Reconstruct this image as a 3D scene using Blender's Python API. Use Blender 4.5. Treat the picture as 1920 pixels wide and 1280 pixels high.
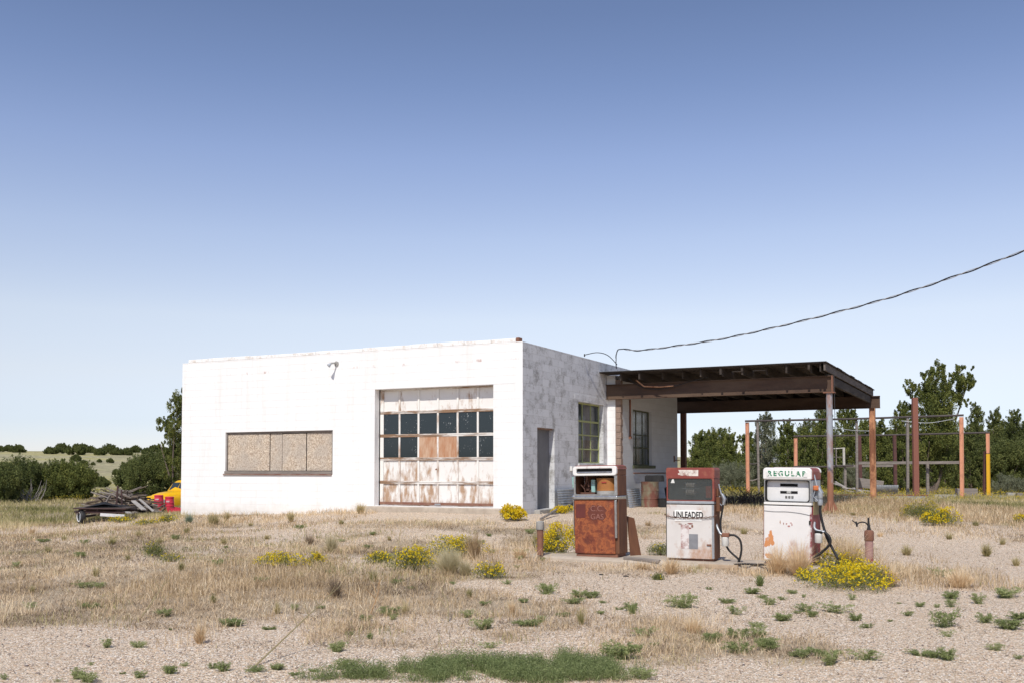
import bpy, bmesh, math, random
import numpy as np
from mathutils import Vector, Matrix, noise as mnoise

for o in list(bpy.data.objects): bpy.data.objects.remove(o, do_unlink=True)
R = math.radians
random.seed(7)
rng = np.random.default_rng(11)
scene = bpy.context.scene
COL = scene.collection

# ------------------------------------------------------------------ camera, sky, sun
F = 1860.0; EYE = 1.6; PITCH = R(2.2)
CY = 880.0 - F*math.tan(PITCH)
cam = bpy.data.objects.new('camera', bpy.data.cameras.new('camera')); COL.objects.link(cam)
cam.location = (0, 0, EYE); cam.rotation_euler = (R(90)+PITCH, 0, 0)
cam.data.sensor_width = 36; cam.data.lens = F/1920*36
cam.data.shift_y = (CY-640)/1920
cam.data.clip_start = .1; cam.data.clip_end = 8000
scene.camera = cam

SUNH = Vector((-.2857, -.9585)); SEL = R(51)
world = bpy.data.worlds.new('World'); scene.world = world; world.use_nodes = True
wn = world.node_tree; bg = wn.nodes['Background']
sky = wn.nodes.new('ShaderNodeTexSky'); sky.sky_type = 'NISHITA'; sky.sun_disc = False
sky.sun_elevation = SEL; sky.sun_rotation = math.atan2(SUNH.x, SUNH.y)
sky.altitude = 1800; sky.air_density = 1.0; sky.dust_density = .3; sky.ozone_density = 3.0
SKY_STRENGTH = .15
bg.inputs['Strength'].default_value = SKY_STRENGTH
# thin pale haze low in the sky: a factor that follows the elevation above the horizon, for every ray alike
tcn = wn.nodes.new('ShaderNodeTexCoord'); sxyz = wn.nodes.new('ShaderNodeSeparateXYZ'); wn.links.new(tcn.outputs['Generated'], sxyz.inputs[0])
rmp = wn.nodes.new('ShaderNodeValToRGB'); wn.links.new(sxyz.outputs[2], rmp.inputs[0])
stops = [(.0,(.50,.47,.55)),(.046,(.64,.545,.565)),(.094,(.95,.695,.585)),(.148,(1.20,.85,.66)),(.226,(1.20,.89,.74)),(.30,(1.06,.835,.765)),(.364,(.88,.735,.71)),(.423,(.77,.66,.65))]
while len(rmp.color_ramp.elements) < len(stops): rmp.color_ramp.elements.new(.5)
for e_, (p_, c_) in zip(rmp.color_ramp.elements, stops): e_.position = p_; e_.color = (*c_, 1)
tint = wn.nodes.new('ShaderNodeMix'); tint.data_type = 'RGBA'; tint.blend_type = 'MULTIPLY'
tint.inputs[0].default_value = 1
wn.links.new(sky.outputs[0], tint.inputs[6]); wn.links.new(rmp.outputs[0], tint.inputs[7])
gain = wn.nodes.new('ShaderNodeVectorMath'); gain.operation = 'SCALE'; gain.inputs['Scale'].default_value = 1.387
wn.links.new(tint.outputs[2], gain.inputs[0]); wn.links.new(gain.outputs[0], bg.inputs['Color'])

sun = bpy.data.objects.new('sun', bpy.data.lights.new('sun', 'SUN')); COL.objects.link(sun)
sun.data.energy = 4.2; sun.data.angle = R(.5); sun.data.color = (1, .94, .84)
sv = Vector((SUNH.x*math.cos(SEL), SUNH.y*math.cos(SEL), math.sin(SEL)))
sun.rotation_euler = sv.to_track_quat('Z', 'Y').to_euler(); sun.location = sv*60
vs = scene.view_settings
vs.view_transform = 'Standard'; vs.look = 'None'; vs.gamma = 1; vs.use_curve_mapping = False; vs.exposure = .0

# ------------------------------------------------------------------ projection helpers
def ray(px, py):
    x = (px-960)/F; y = (CY-py)/F
    c, s = math.cos(PITCH), math.sin(PITCH)
    fy = c - y*s; fz = s + y*c
    return x/fy, fz/fy            # per metre of depth
def at(px, py, Y):
    a, b = ray(px, py); return Vector((a*Y, Y, EYE+b*Y))

# ------------------------------------------------------------------ terrain
CP = [(0,0,0),(0,7,0),(-9,7,0),(9,7,0),(-20,5,-.05),(20,5,.0),(0,12,.0),(-8,13,.0),(9,12,.03),(18,13,.1),
 (1.1,15.6,.12),(1.1,15.5,.12),(2.4,14.9,.09),(2.5,14.8,.09),(3.8,14.2,.12),(3.7,14.3,.12),(5.1,13.6,.10),(5.5,14.6,.14),(1.9,17.1,.17),(3.2,16.4,.17),(4.6,15.8,.18),(-.5,16.7,.14),(0,15.3,.09),(-.3,16.2,.13),(-6,18,.12),(-12,18,.0),(8,17,.13),(12,20,.3),(18,22,.32),
 (0.2,24.7,.49),(-2,26,.51),(-4,27,.46),(-6.2,27.8,.37),(-8,28.7,.28),(-10.2,29.9,.18),(-2,22,.38),(3,22,.36),(-7,23,.2),(-12,26,-.05),
 (3.5,30,.45),(7,35,.42),(8.75,27.3,.46),(13.3,36.4,.39),(6,27,.46),(3.5,27,.47),(11,28,.42),(10,24,.38),
 (-15.5,36,-.34),(-15.8,40,-.34),(-15,44,-.22),(-17.5,50,-.5),(-22,30,-.2),(-28,42,-.35),(-28,60,-.34),(-15,32,-.15),(-40,40,-.3),
 (19,42,.36),(10.9,46,.45),(24,50,.2),(16,55,.2),(30,60,.2),(0,45,.3),(0,60,.1),(-20,80,-.5),(0,90,0),(30,90,.3),(-50,80,-.3),(50,50,.3),(40,25,.3),(60,80,.3),(-60,20,-.2),
 (0,-10,0),(-20,-10,0),(20,-10,0)]
CPA = np.array(CP, float)
def sstep(a, b, v):
    t = np.clip((v-a)/(b-a), 0, 1); return t*t*(3-2*t)
def _hash(ix, iy, seed):
    h = (ix*374761393 + iy*668265263 + seed*1442695041) & 0xffffffff
    h = ((h ^ (h >> 13))*1274126177) & 0xffffffff
    return ((h ^ (h >> 16)) & 0xffff)/65535.0
def vnoise(x, y, sc, seed=0):
    x = np.asarray(x, float)/sc; y = np.asarray(y, float)/sc
    ix = np.floor(x).astype(np.int64); iy = np.floor(y).astype(np.int64)
    fx = x-ix; fy = y-iy; fx = fx*fx*(3-2*fx); fy = fy*fy*(3-2*fy)
    a = _hash(ix, iy, seed); b = _hash(ix+1, iy, seed); c = _hash(ix, iy+1, seed); d = _hash(ix+1, iy+1, seed)
    return (a*(1-fx)+b*fx)*(1-fy)+(c*(1-fx)+d*fx)*fy
def gz(x, y):
    x = np.asarray(x, float); y = np.asarray(y, float); sh = x.shape
    xf = x.ravel(); yf = y.ravel(); num = np.zeros_like(xf); den = np.zeros_like(xf)
    for (a, b, z) in CPA:
        w = 1.0/((xf-a)**2+(yf-b)**2+2.0)**2
        num += w*z; den += w
    z = num/den
    r = np.sqrt(xf**2+yf**2)
    side = 1-.35*sstep(0, 60, xf)
    z = z + 7.2*sstep(95, 340, r)*side + (vnoise(xf, yf, 60, 3)-.5)*2.2*sstep(80, 250, r)
    z = z + (vnoise(xf, yf, 1.7, 5)-.5)*.035 + (vnoise(xf, yf, .5, 6)-.5)*.018*(1-sstep(15, 40, r))
    return z.reshape(sh)
def gz1(x, y): return float(gz(np.array([x]), np.array([y]))[0])
def px2g(px, py):
    a, b = ray(px, py); lo, hi = 3.0, 3.0
    Ys = np.concatenate([np.linspace(3, 60, 400), np.linspace(60, 400, 300)])
    f = EYE + b*Ys - gz(a*Ys, Ys)
    i = int(np.argmax(f < 0)) if (f < 0).any() else len(Ys)-1
    i = max(i, 1); t = f[i-1]/(f[i-1]-f[i]) if f[i-1] != f[i] else 0
    Y = Ys[i-1]+(Ys[i]-Ys[i-1])*t
    return Vector((a*Y, Y, gz1(a*Y, Y)))

# ------------------------------------------------------------------ node helpers
class NT:
    def __init__(s, name):
        s.m = bpy.data.materials.new(name); s.m.use_nodes = True; s.t = s.m.node_tree
        s.b = s.t.nodes['Principled BSDF']; s._c = None
        s.b.inputs['Specular IOR Level'].default_value = .25
    def new(s, k): return s.t.nodes.new(k)
    def lk(s, a, b): s.t.links.new(a, b)
    def put(s, sock, v):
        if hasattr(v, 'is_linked') or isinstance(v, bpy.types.NodeSocket): s.lk(v, sock)
        elif isinstance(v, (tuple, list)) and len(v) == 3 and sock.type == 'RGBA': sock.default_value = (*v, 1)
        else: sock.default_value = v
    def coord(s):
        if s._c is None: s._c = s.new('ShaderNodeTexCoord').outputs['Object']
        return s._c
    def map(s, sc=(1,1,1), loc=(0,0,0), rot=(0,0,0), v=None):
        n = s.new('ShaderNodeMapping'); s.put(n.inputs[0], v or s.coord())
        n.inputs['Scale'].default_value = sc; n.inputs['Location'].default_value = loc; n.inputs['Rotation'].default_value = rot
        return n.outputs[0]
    def swz(s, order):        # swizzle object coords e.g. 'xz'
        sp = s.new('ShaderNodeSeparateXYZ'); s.lk(s.coord(), sp.inputs[0]); cb = s.new('ShaderNodeCombineXYZ')
        for i, c in enumerate(order): s.lk(sp.outputs['xyz'.index(c)], cb.inputs[i])
        return cb.outputs[0]
    def axis(s, c):
        sp = s.new('ShaderNodeSeparateXYZ'); s.lk(s.coord(), sp.inputs[0]); return sp.outputs['xyz'.index(c)]
    def noise(s, scale=5, detail=4, rough=.55, v=None, dist=0):
        n = s.new('ShaderNodeTexNoise'); s.put(n.inputs['Vector'], v or s.coord())
        n.inputs['Scale'].default_value = scale; n.inputs['Detail'].default_value = detail
        n.inputs['Roughness'].default_value = rough; n.inputs['Distortion'].default_value = dist
        return n.outputs['Fac']
    def vor(s, scale=5, v=None, feature='F1', out='Color', rnd=1):
        n = s.new('ShaderNodeTexVoronoi'); n.feature = feature; s.put(n.inputs['Vector'], v or s.coord())
        n.inputs['Scale'].default_value = scale; n.inputs['Randomness'].default_value = rnd
        return n.outputs[out]
    def ramp(s, f, stops, interp='LINEAR'):
        n = s.new('ShaderNodeValToRGB'); n.color_ramp.interpolation = interp; s.put(n.inputs[0], f)
        e = n.color_ramp.elements
        while len(e) < len(stops): e.new(.5)
        for q, (p, c) in zip(e, stops):
            q.position = p; q.color = (*c, 1) if isinstance(c, (tuple, list)) else (c, c, c, 1)
        return n.outputs[0]
    def mix(s, f, a, b, mode='MIX'):
        n = s.new('ShaderNodeMix'); n.data_type = 'RGBA'; n.blend_type = mode
        s.put(n.inputs[0], f); s.put(n.inputs[6], a); s.put(n.inputs[7], b); return n.outputs[2]
    def math(s, op, a, b=0, c=None):
        n = s.new('ShaderNodeMath'); n.operation = op; s.put(n.inputs[0], a); s.put(n.inputs[1], b)
        if c is not None: s.put(n.inputs[2], c)
        return n.outputs[0]
    def attr(s, name, out='Fac'):
        n = s.new('ShaderNodeAttribute'); n.attribute_name = name; return n.outputs[out]
    def bump(s, h, st=.5, d=.01, prev=None):
        n = s.new('ShaderNodeBump'); s.put(n.inputs['Height'], h); n.inputs['Strength'].default_value = st
        n.inputs['Distance'].default_value = d
        if prev: s.lk(prev, n.inputs['Normal'])
        return n.outputs[0]
    def out(s, col=None, rough=None, metal=None, norm=None):
        if col is not None: s.put(s.b.inputs['Base Color'], col)
        if rough is not None: s.put(s.b.inputs['Roughness'], rough)
        if metal is not None: s.put(s.b.inputs['Metallic'], metal)
        if norm is not None: s.lk(norm, s.b.inputs['Normal'])
        return s.m

def simple(name, c1, c2=None, sc=8, rough=.8, metal=0, bump=.3, bd=.004, stretch=(1,1,1), lo=.35, hi=.65):
    n = NT(name); c2 = c2 or tuple(v*.8 for v in c1)
    f = n.noise(sc, 5, .6, n.map(stretch)); fine = n.noise(sc*6, 3, .6, n.map(stretch))
    c = n.ramp(f, [(lo, c1), (hi, c2)])
    c = n.mix(n.math('MULTIPLY', fine, .5), c, tuple(v*.7 for v in c1))
    return n.out(c, rough, metal, n.bump(fine, bump, bd))

# two-material wear: paint flaking off something
def peel(name, paint, under, amt=.5, sc=6, stretch=(1,1,1), rough=.7, metal=0, under2=None, zgrad=None, streak=None, soft=.06, dirt=.15):
    n = NT(name); v = n.map(stretch)
    big = n.noise(sc*.35, 3, .5, v); f = n.noise(sc, 7, .68, v)
    m = n.math('ADD', n.math('MULTIPLY', f, .6), n.math('MULTIPLY', big, .4))
    if zgrad:   # (z0,z1,strength): more wear near z0
        g = n.new('ShaderNodeMapRange'); n.lk(n.axis('z'), g.inputs[0])
        g.inputs[1].default_value = zgrad[0]; g.inputs[2].default_value = zgrad[1]
        g.inputs[3].default_value = zgrad[2]; g.inputs[4].default_value = 0
        m = n.math('ADD', m, g.outputs[0])
    k = n.ramp(m, [(1-amt-soft, 0.), (1-amt+soft, 1.)])
    u = n.mix(n.noise(sc*3, 5, .6, v), under, under2 or tuple(q*.55 for q in under))
    p = n.mix(n.math('MULTIPLY', n.noise(sc*.8, 5, .6), dirt), paint, tuple(a*.4+b*.25 for a, b in zip(paint, under)))
    c = n.mix(k, p, u)
    h = n.math('ADD', n.math('MULTIPLY', k, -.5), n.math('MULTIPLY', n.noise(sc*8, 3), .3))
    return n.out(c, rough, metal, n.bump(h, .5, .004))

# ------------------------------------------------------------------ object helpers
class MB:
    def __init__(s): s.v = []; s.f = []
    def add(s, vs, fs):
        b = len(s.v); s.v += [tuple(p) for p in vs]; s.f += [tuple(b+i for i in f) for f in fs]
        return s
    def box(s, x0, x1, y0, y1, z0, z1, M=None):
        vs = [(x,y,z) for z in (z0,z1) for y in (y0,y1) for x in (x0,x1)]
        if M is not None: vs = [M @ Vector(p) for p in vs]
        return s.add(vs, [(0,2,3,1),(4,5,7,6),(0,1,5,4),(2,6,7,3),(0,4,6,2),(1,3,7,5)])
    def bar(s, p0, p1, w, h, up=(0,0,1)):
        p0 = Vector(p0); p1 = Vector(p1); d = p1-p0; L = d.length; d.normalize()
        u = Vector(up)
        if abs(d.dot(u)) > .97: u = Vector((0,1,0))
        sx = d.cross(u).normalized(); uz = sx.cross(d).normalized()
        M = Matrix((sx, d, uz)).transposed().to_4x4(); M.translation = p0
        return s.box(-w/2, w/2, 0, L, -h/2, h/2, M)
    def tube(s, pts, r, n=8, cap=True):
        pts = [Vector(p) for p in pts]; rs = r if isinstance(r, (list, tuple)) else [r]*len(pts)
        vs = []; pu = None
        for i, p in enumerate(pts):
            d = (pts[min(i+1, len(pts)-1)]-pts[max(i-1, 0)]).normalized()
            if pu is None:
                pu = Vector((0,0,1)) if abs(d.z) < .9 else Vector((1,0,0))
            a = d.cross(pu).normalized(); b = a.cross(d).normalized(); pu = b
            for k in range(n):
                t = 2*math.pi*k/n; vs.append(p+(a*math.cos(t)+b*math.sin(t))*rs[i])
        fs = []
        for i in range(len(pts)-1):
            for k in range(n):
                k2 = (k+1) % n; fs.append((i*n+k, i*n+k2, (i+1)*n+k2, (i+1)*n+k))
        if cap: fs += [tuple(range(n))[::-1], tuple((len(pts)-1)*n+k for k in range(n))]
        return s.add(vs, fs)
    def lathe(s, prof, c=(0,0,0), n=24, axis='z', cap=True):
        vs = []; fs = []
        for (r, z) in prof:
            for k in range(n):
                t = 2*math.pi*k/n; a, b = r*math.cos(t), r*math.sin(t)
                p = (a,b,z) if axis == 'z' else ((z,a,b) if axis == 'x' else (a,z,b))
                vs.append(tuple(p[i]+c[i] for i in range(3)))
        for i in range(len(prof)-1):
            for k in range(n):
                k2 = (k+1) % n; fs.append((i*n+k, i*n+k2, (i+1)*n+k2, (i+1)*n+k))
        if cap: fs += [tuple(range(n))[::-1], tuple((len(prof)-1)*n+k for k in range(n))]
        return s.add(vs, fs)
    def prism(s, outline, y0, y1, plane='xz'):   # outline polygon extruded
        n = len(outline)
        def P(a, b, c): return (a, c, b) if plane == 'xz' else ((c, a, b) if plane == 'yz' else (a, b, c))
        vs = [P(a, b, y0) for a, b in outline]+[P(a, b, y1) for a, b in outline]
        fs = [tuple(range(n)), tuple(range(2*n-1, n-1, -1))]+[(i, (i+1) % n+0, n+(i+1) % n, n+i) for i in range(n)]
        return s.add(vs, fs)
    def build(s, name, mat, parent=None, bevel=0, smooth=False, seg=2):
        me = bpy.data.meshes.new(name); me.from_pydata(s.v, [], s.f); me.materials.append(mat)
        bm = bmesh.new(); bm.from_mesh(me); bmesh.ops.recalc_face_normals(bm, faces=bm.faces); bm.to_mesh(me); bm.free()
        if smooth: me.shade_smooth() if hasattr(me, 'shade_smooth') else None
        o = bpy.data.objects.new(name, me); COL.objects.link(o)
        if parent: o.parent = parent
        if smooth == 'auto': me.set_sharp_from_angle(angle=R(35))
        if bevel:
            b = o.modifiers.new('bevel', 'BEVEL'); b.width = bevel; b.segments = seg; b.limit_method = 'ANGLE'; b.angle_limit = R(35)
        return o
def tag(o, label=None, cat=None, group=None, kind=None):
    if label: o['label'] = label
    if cat: o['category'] = cat
    if group: o['group'] = group
    if kind: o['kind'] = kind
    return o
def empty(name, loc, label, cat, rz=0, group=None):
    o = bpy.data.objects.new(name, None); COL.objects.link(o); o.location = loc; o.rotation_euler = (0,0,rz)
    o.empty_display_size = .2
    return tag(o, label, cat, group)
def copy_tree(o, parent=None):
    c = o.copy(); COL.objects.link(c); c.parent = parent
    for ch in list(o.children): copy_tree(ch, c)
    return c
def text_obj(txt, size, ext, mat, parent, loc, rot=(R(90),0,0), sx=1, name='lettering', bold=0, sp_=1):
    cu = bpy.data.curves.new('t', 'FONT'); cu.body = txt; cu.size = size; cu.extrude = ext; cu.align_x = 'CENTER'; cu.align_y = 'CENTER'
    cu.offset = bold; cu.resolution_u = 3; cu.space_character = sp_
    t = bpy.data.objects.new('t', cu); COL.objects.link(t); bpy.context.view_layer.update()
    me = bpy.data.meshes.new_from_object(t.evaluated_get(bpy.context.evaluated_depsgraph_get()))
    bpy.data.objects.remove(t, do_unlink=True)
    me.materials.clear(); me.materials.append(mat); me.name = name
    o = bpy.data.objects.new(name, me); COL.objects.link(o); o.parent = parent
    o.location = loc; o.rotation_euler = rot; o.scale = (sx, 1, 1); return o
def spline(pts, n=8):
    P = [Vector(p) for p in pts]; out = []
    for i in range(len(P)-1):
        a = P[max(i-1,0)]; b = P[i]; c = P[i+1]; d = P[min(i+2, len(P)-1)]
        for k in range(n):
            t = k/n; out.append(.5*((2*b)+(c-a)*t+(2*a-5*b+4*c-d)*t*t+(3*b-a-3*c+d)*t**3))
    out.append(P[-1]); return out
def npmesh(name, V, Fc, mat, rnd=None, parent=None, smooth=False):
    """V (n,3); Fc list of (m,k) int arrays of same k"""
    me = bpy.data.meshes.new(name)
    me.vertices.add(len(V)); me.vertices.foreach_set('co', np.ascontiguousarray(V, dtype=np.float32).ravel())
    idx = np.concatenate([f.ravel() for f in Fc]); sz = np.concatenate([np.full(len(f), f.shape[1]) for f in Fc])
    st = np.concatenate([[0], np.cumsum(sz)[:-1]])
    me.loops.add(len(idx)); me.loops.foreach_set('vertex_index', idx.astype(np.int32))
    me.polygons.add(len(sz)); me.polygons.foreach_set('loop_start', st.astype(np.int32))
    me.update(calc_edges=True)
    if rnd is not None:
        for nm, arr in (rnd.items() if isinstance(rnd, dict) else {'rnd': rnd}.items()):
            a = me.attributes.new(nm, 'FLOAT', 'POINT'); a.data.foreach_set('value', np.asarray(arr, dtype=np.float32))
    me.materials.append(mat)
    if smooth: me.shade_smooth()
    o = bpy.data.objects.new(name, me); COL.objects.link(o)
    if parent: o.parent = parent
    return o

# ------------------------------------------------------------------ blades / leaves in numpy
def blades(x, y, z, h, w, lean, rnd, az=None, droop=.5):
    n = len(x); az = rng.uniform(0, 2*np.pi, n) if az is None else az
    dx, dy = np.cos(az), np.sin(az)
    fa = rng.uniform(0, 2*np.pi, n); wx, wy = np.cos(fa)*w/2, np.sin(fa)*w/2
    l1 = lean*.35*h; l2 = lean*h
    z1 = h*.55; z2 = h*(1-droop*np.clip(lean, 0, 1)**2*.6)
    V = np.empty((n, 5, 3))
    V[:,0] = np.stack([x-wx, y-wy, z-.01], 1); V[:,1] = np.stack([x+wx, y+wy, z-.01], 1)
    V[:,2] = np.stack([x+dx*l1+wx*.8, y+dy*l1+wy*.8, z+z1], 1); V[:,3] = np.stack([x+dx*l1-wx*.8, y+dy*l1-wy*.8, z+z1], 1)
    V[:,4] = np.stack([x+dx*l2, y+dy*l2, z+z2], 1)
    b = np.arange(n)*5
    return V.reshape(-1,3), np.stack([b,b+1,b+2,b+3],1), np.stack([b+3,b+2,b+4],1), np.repeat(rnd, 5)
def leaves(c, size, rnd, asp=.5, up=0.):
    """random triangles/quads around centres c (n,3)"""
    n = len(c); a = rng.normal(size=(n,3)); a[:,2] += up; a /= np.linalg.norm(a, axis=1)[:,None]
    b = rng.normal(size=(n,3)); b -= (b*a).sum(1)[:,None]*a; b /= np.linalg.norm(b, axis=1)[:,None]
    s = np.asarray(size)[:,None] if np.ndim(size) else size
    V = np.empty((n,4,3)); V[:,0] = c-a*s*.5; V[:,1] = c+b*s*asp*.5; V[:,2] = c+a*s*.5; V[:,3] = c-b*s*asp*.5
    i = np.arange(n)*4
    return V.reshape(-1,3), np.stack([i,i+1,i+2,i+3],1), np.repeat(rnd, 4)

def leafmat(name, stops, rough=.6, trans=.25):
    n = NT(name); c = n.ramp(n.attr('rnd'), stops)
    n.put(n.b.inputs['Base Color'], c); n.b.inputs['Roughness'].default_value = rough
    tr = n.new('ShaderNodeBsdfTranslucent'); n.lk(c, tr.inputs[0])
    mx = n.new('ShaderNodeMixShader'); mx.inputs[0].default_value = trans
    o = n.t.nodes['Material Output']
    n.lk(n.b.outputs[0], mx.inputs[1]); n.lk(tr.outputs[0], mx.inputs[2]); n.lk(mx.outputs[0], o.inputs[0])
    return n.m

# ------------------------------------------------------------------ building frame
A = Vector((.27, 25.0)); U = Vector((.894, -.448)); Vv = Vector((.448, .894)); RZ = math.atan2(U.y, U.x)
def s_of(px, t=0):      # s on plane t=const
    k = ray(px, 800)[0]; x0 = A.x+Vv.x*t; y0 = A.y+Vv.y*t
    return (k*y0-x0)/(U.x-k*U.y)
def t_of(px, s=0):
    k = ray(px, 800)[0]; x0 = A.x+U.x*s; y0 = A.y+U.y*s
    return (k*y0-x0)/(Vv.x-k*Vv.y)
def st(s, t): p = A+U*s+Vv*t; return p.x, p.y
def z_of(px, py, s, t): return EYE+ray(px, py)[1]*st(s, t)[1]

# ------------------------------------------------------------------ ground
DRY = []   # world ellipses (x, y, rx, ry, amount)
def patch(px, py, rx, ry, amt):
    c = px2g(px, py); a = px2g(px, py-ry); b = px2g(px, py+ry)
    DRY.append((c.x, c.y, rx/F*c.y, max((a.y-b.y)/2, .15), amt))
for p in [(430,1100,330,55,1.),(130,1120,260,50,.85),(760,1110,200,50,.95),(1120,1175,210,30,.75),(110,1010,260,35,1.),(480,1030,330,25,.8),
          (840,985,170,12,.7),(600,1000,200,10,.6),(830,1055,120,28,1.),(1380,1075,200,18,.7),(1700,1080,170,20,.9),(1640,950,150,22,1.),(1800,960,260,30,1.),
          (1250,1000,110,12,.6),(1400,985,60,25,.8),(60,960,120,25,1.),(150,1170,300,22,.7),(700,1175,220,22,.7),(960,1170,120,16,.6),(1150,1062,160,12,.6),
          (1850,1015,80,10,.4),(500,980,150,12,.5),(1000,1240,160,30,.4),(620,1200,80,8,.5),(1000,1010,60,14,.8),(1600,1180,60,8,.3),(980,990,120,10,.45)]:
    patch(*p)
def dry(x, y):
    d = np.zeros_like(x); x0_, y0_ = x, y
    x = x+(vnoise(x0_, y0_, 2.6, 24)-.5)*3.2+(vnoise(x0_, y0_, .7, 25)-.5)*1.2; y = y+(vnoise(x0_, y0_, 2.2, 26)-.5)*2.6+(vnoise(x0_, y0_, .6, 27)-.5)*1.0
    for a, b, rx, ry, amt in DRY:
        q = ((x-a)/rx)**2+((y-b)/ry)**2
        d = np.maximum(d, amt*(1-sstep(.25, 1.9, q)))
    x, y = x0_, y0_
    r = sstep(30, 40, y)+sstep(14, 20, -x)*.8+sstep(17, 24, x)*.7*sstep(9, 18, y)
    n1 = vnoise(x, y, 2.3, 21)*.6+vnoise(x, y, .8, 22)*.4
    d = np.maximum(d, np.clip(r, 0, 1)*.95)
    n2 = vnoise(x, y*1.6, .55, 28)*.5+vnoise(x, y*1.5, .22, 29)*.5
    return np.clip(d*(.35+1.0*n1+.35*n2)+(n1-.55)*.8*(y < 30), 0, 1)

nx, ny = 420, 420
ii = np.linspace(-1, 1, nx); jj = np.linspace(-1, 1, ny)
gxs = 1500*np.sinh(ii*7.2)/math.sinh(7.2); gys = 14+2200*np.sinh(jj*7.2)/math.sinh(7.2)
GX, GY = np.meshgrid(gxs, gys); GX = GX.ravel(); GY = GY.ravel(); GZ = gz(GX, GY)
ia = (np.arange(ny-1)[:,None]*nx+np.arange(nx-1)[None,:]).ravel()
gf = np.stack([ia, ia+1, ia+nx+1, ia+nx], 1)
n = NT('gravel_ground')
v = n.coord()
cell = n.vor(58, v); cellb = n.vor(58, v, out='Distance')
cell2 = n.vor(105, v); 
sp = n.new('ShaderNodeSeparateColor'); n.lk(cell, sp.inputs[0])
sp2 = n.new('ShaderNodeSeparateColor'); n.lk(cell2, sp2.inputs[0])
peb = [(.0,(.06,.055,.06)),(.13,(.22,.18,.155)),(.25,(.46,.355,.25)),(.48,(.62,.49,.35)),(.62,(.60,.39,.245)),(.78,(.67,.56,.44)),(.95,(.95,.89,.80))]
c1 = n.ramp(sp.outputs[0], peb); c2 = n.ramp(sp2.outputs[1], peb)
c = n.mix(n.math('GREATER_THAN', sp2.outputs[0], .45), c1, c2)
c = n.mix(n.ramp(n.noise(.55, 4, .6), [(.42, 0.), (.7, .35)]), c, (.53,.425,.315))      # finer silt between the stones
dirt = n.ramp(n.noise(9, 6, .7), [(.3,(.22,.17,.11)),(.55,(.41,.33,.22)),(.75,(.54,.45,.31))])
fib = n.ramp(n.noise(60, 3, .6, n.map((1,.35,1))), [(.35,(.16,.12,.09)),(.65,(.46,.38,.27))])
dirt = n.mix(.5, dirt, fib)
dk = n.math('ADD', n.attr('dry'), n.math('MULTIPLY', n.math('SUBTRACT', n.noise(2.2, 8, .75, n.map((.6,1.3,1))), .5), 1.9))
c = n.mix(n.ramp(dk, [(.45, 0.), (.95, .8)]), c, dirt)
far = n.ramp(n.noise(.06, 6, .6), [(.38,(.34,.30,.19)),(.5,(.40,.36,.22)),(.6,(.42,.37,.15)),(.7,(.36,.31,.19))])
far2 = n.mix(n.ramp(n.noise(.9, 3, .6), [(.45, 0.), (.7, .75)]), far, (.13,.15,.07))
c = n.mix(n.attr('far'), c, far2)
bh = n.math('MULTIPLY', n.math('SUBTRACT', 1, cellb), .8)
nb = n.bump(bh, .8, .014); nb = n.bump(n.noise(14, 5, .7), .5, .03, nb)
gmat = n.out(c, .95, 0, nb)
rr = np.sqrt(GX**2+GY**2)
ground = npmesh('ground', np.stack([GX, GY, GZ], 1), [gf], gmat, {'dry': dry(GX, GY), 'far': sstep(55, 90, rr)}, smooth=True)
tag(ground, kind='structure')

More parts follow.
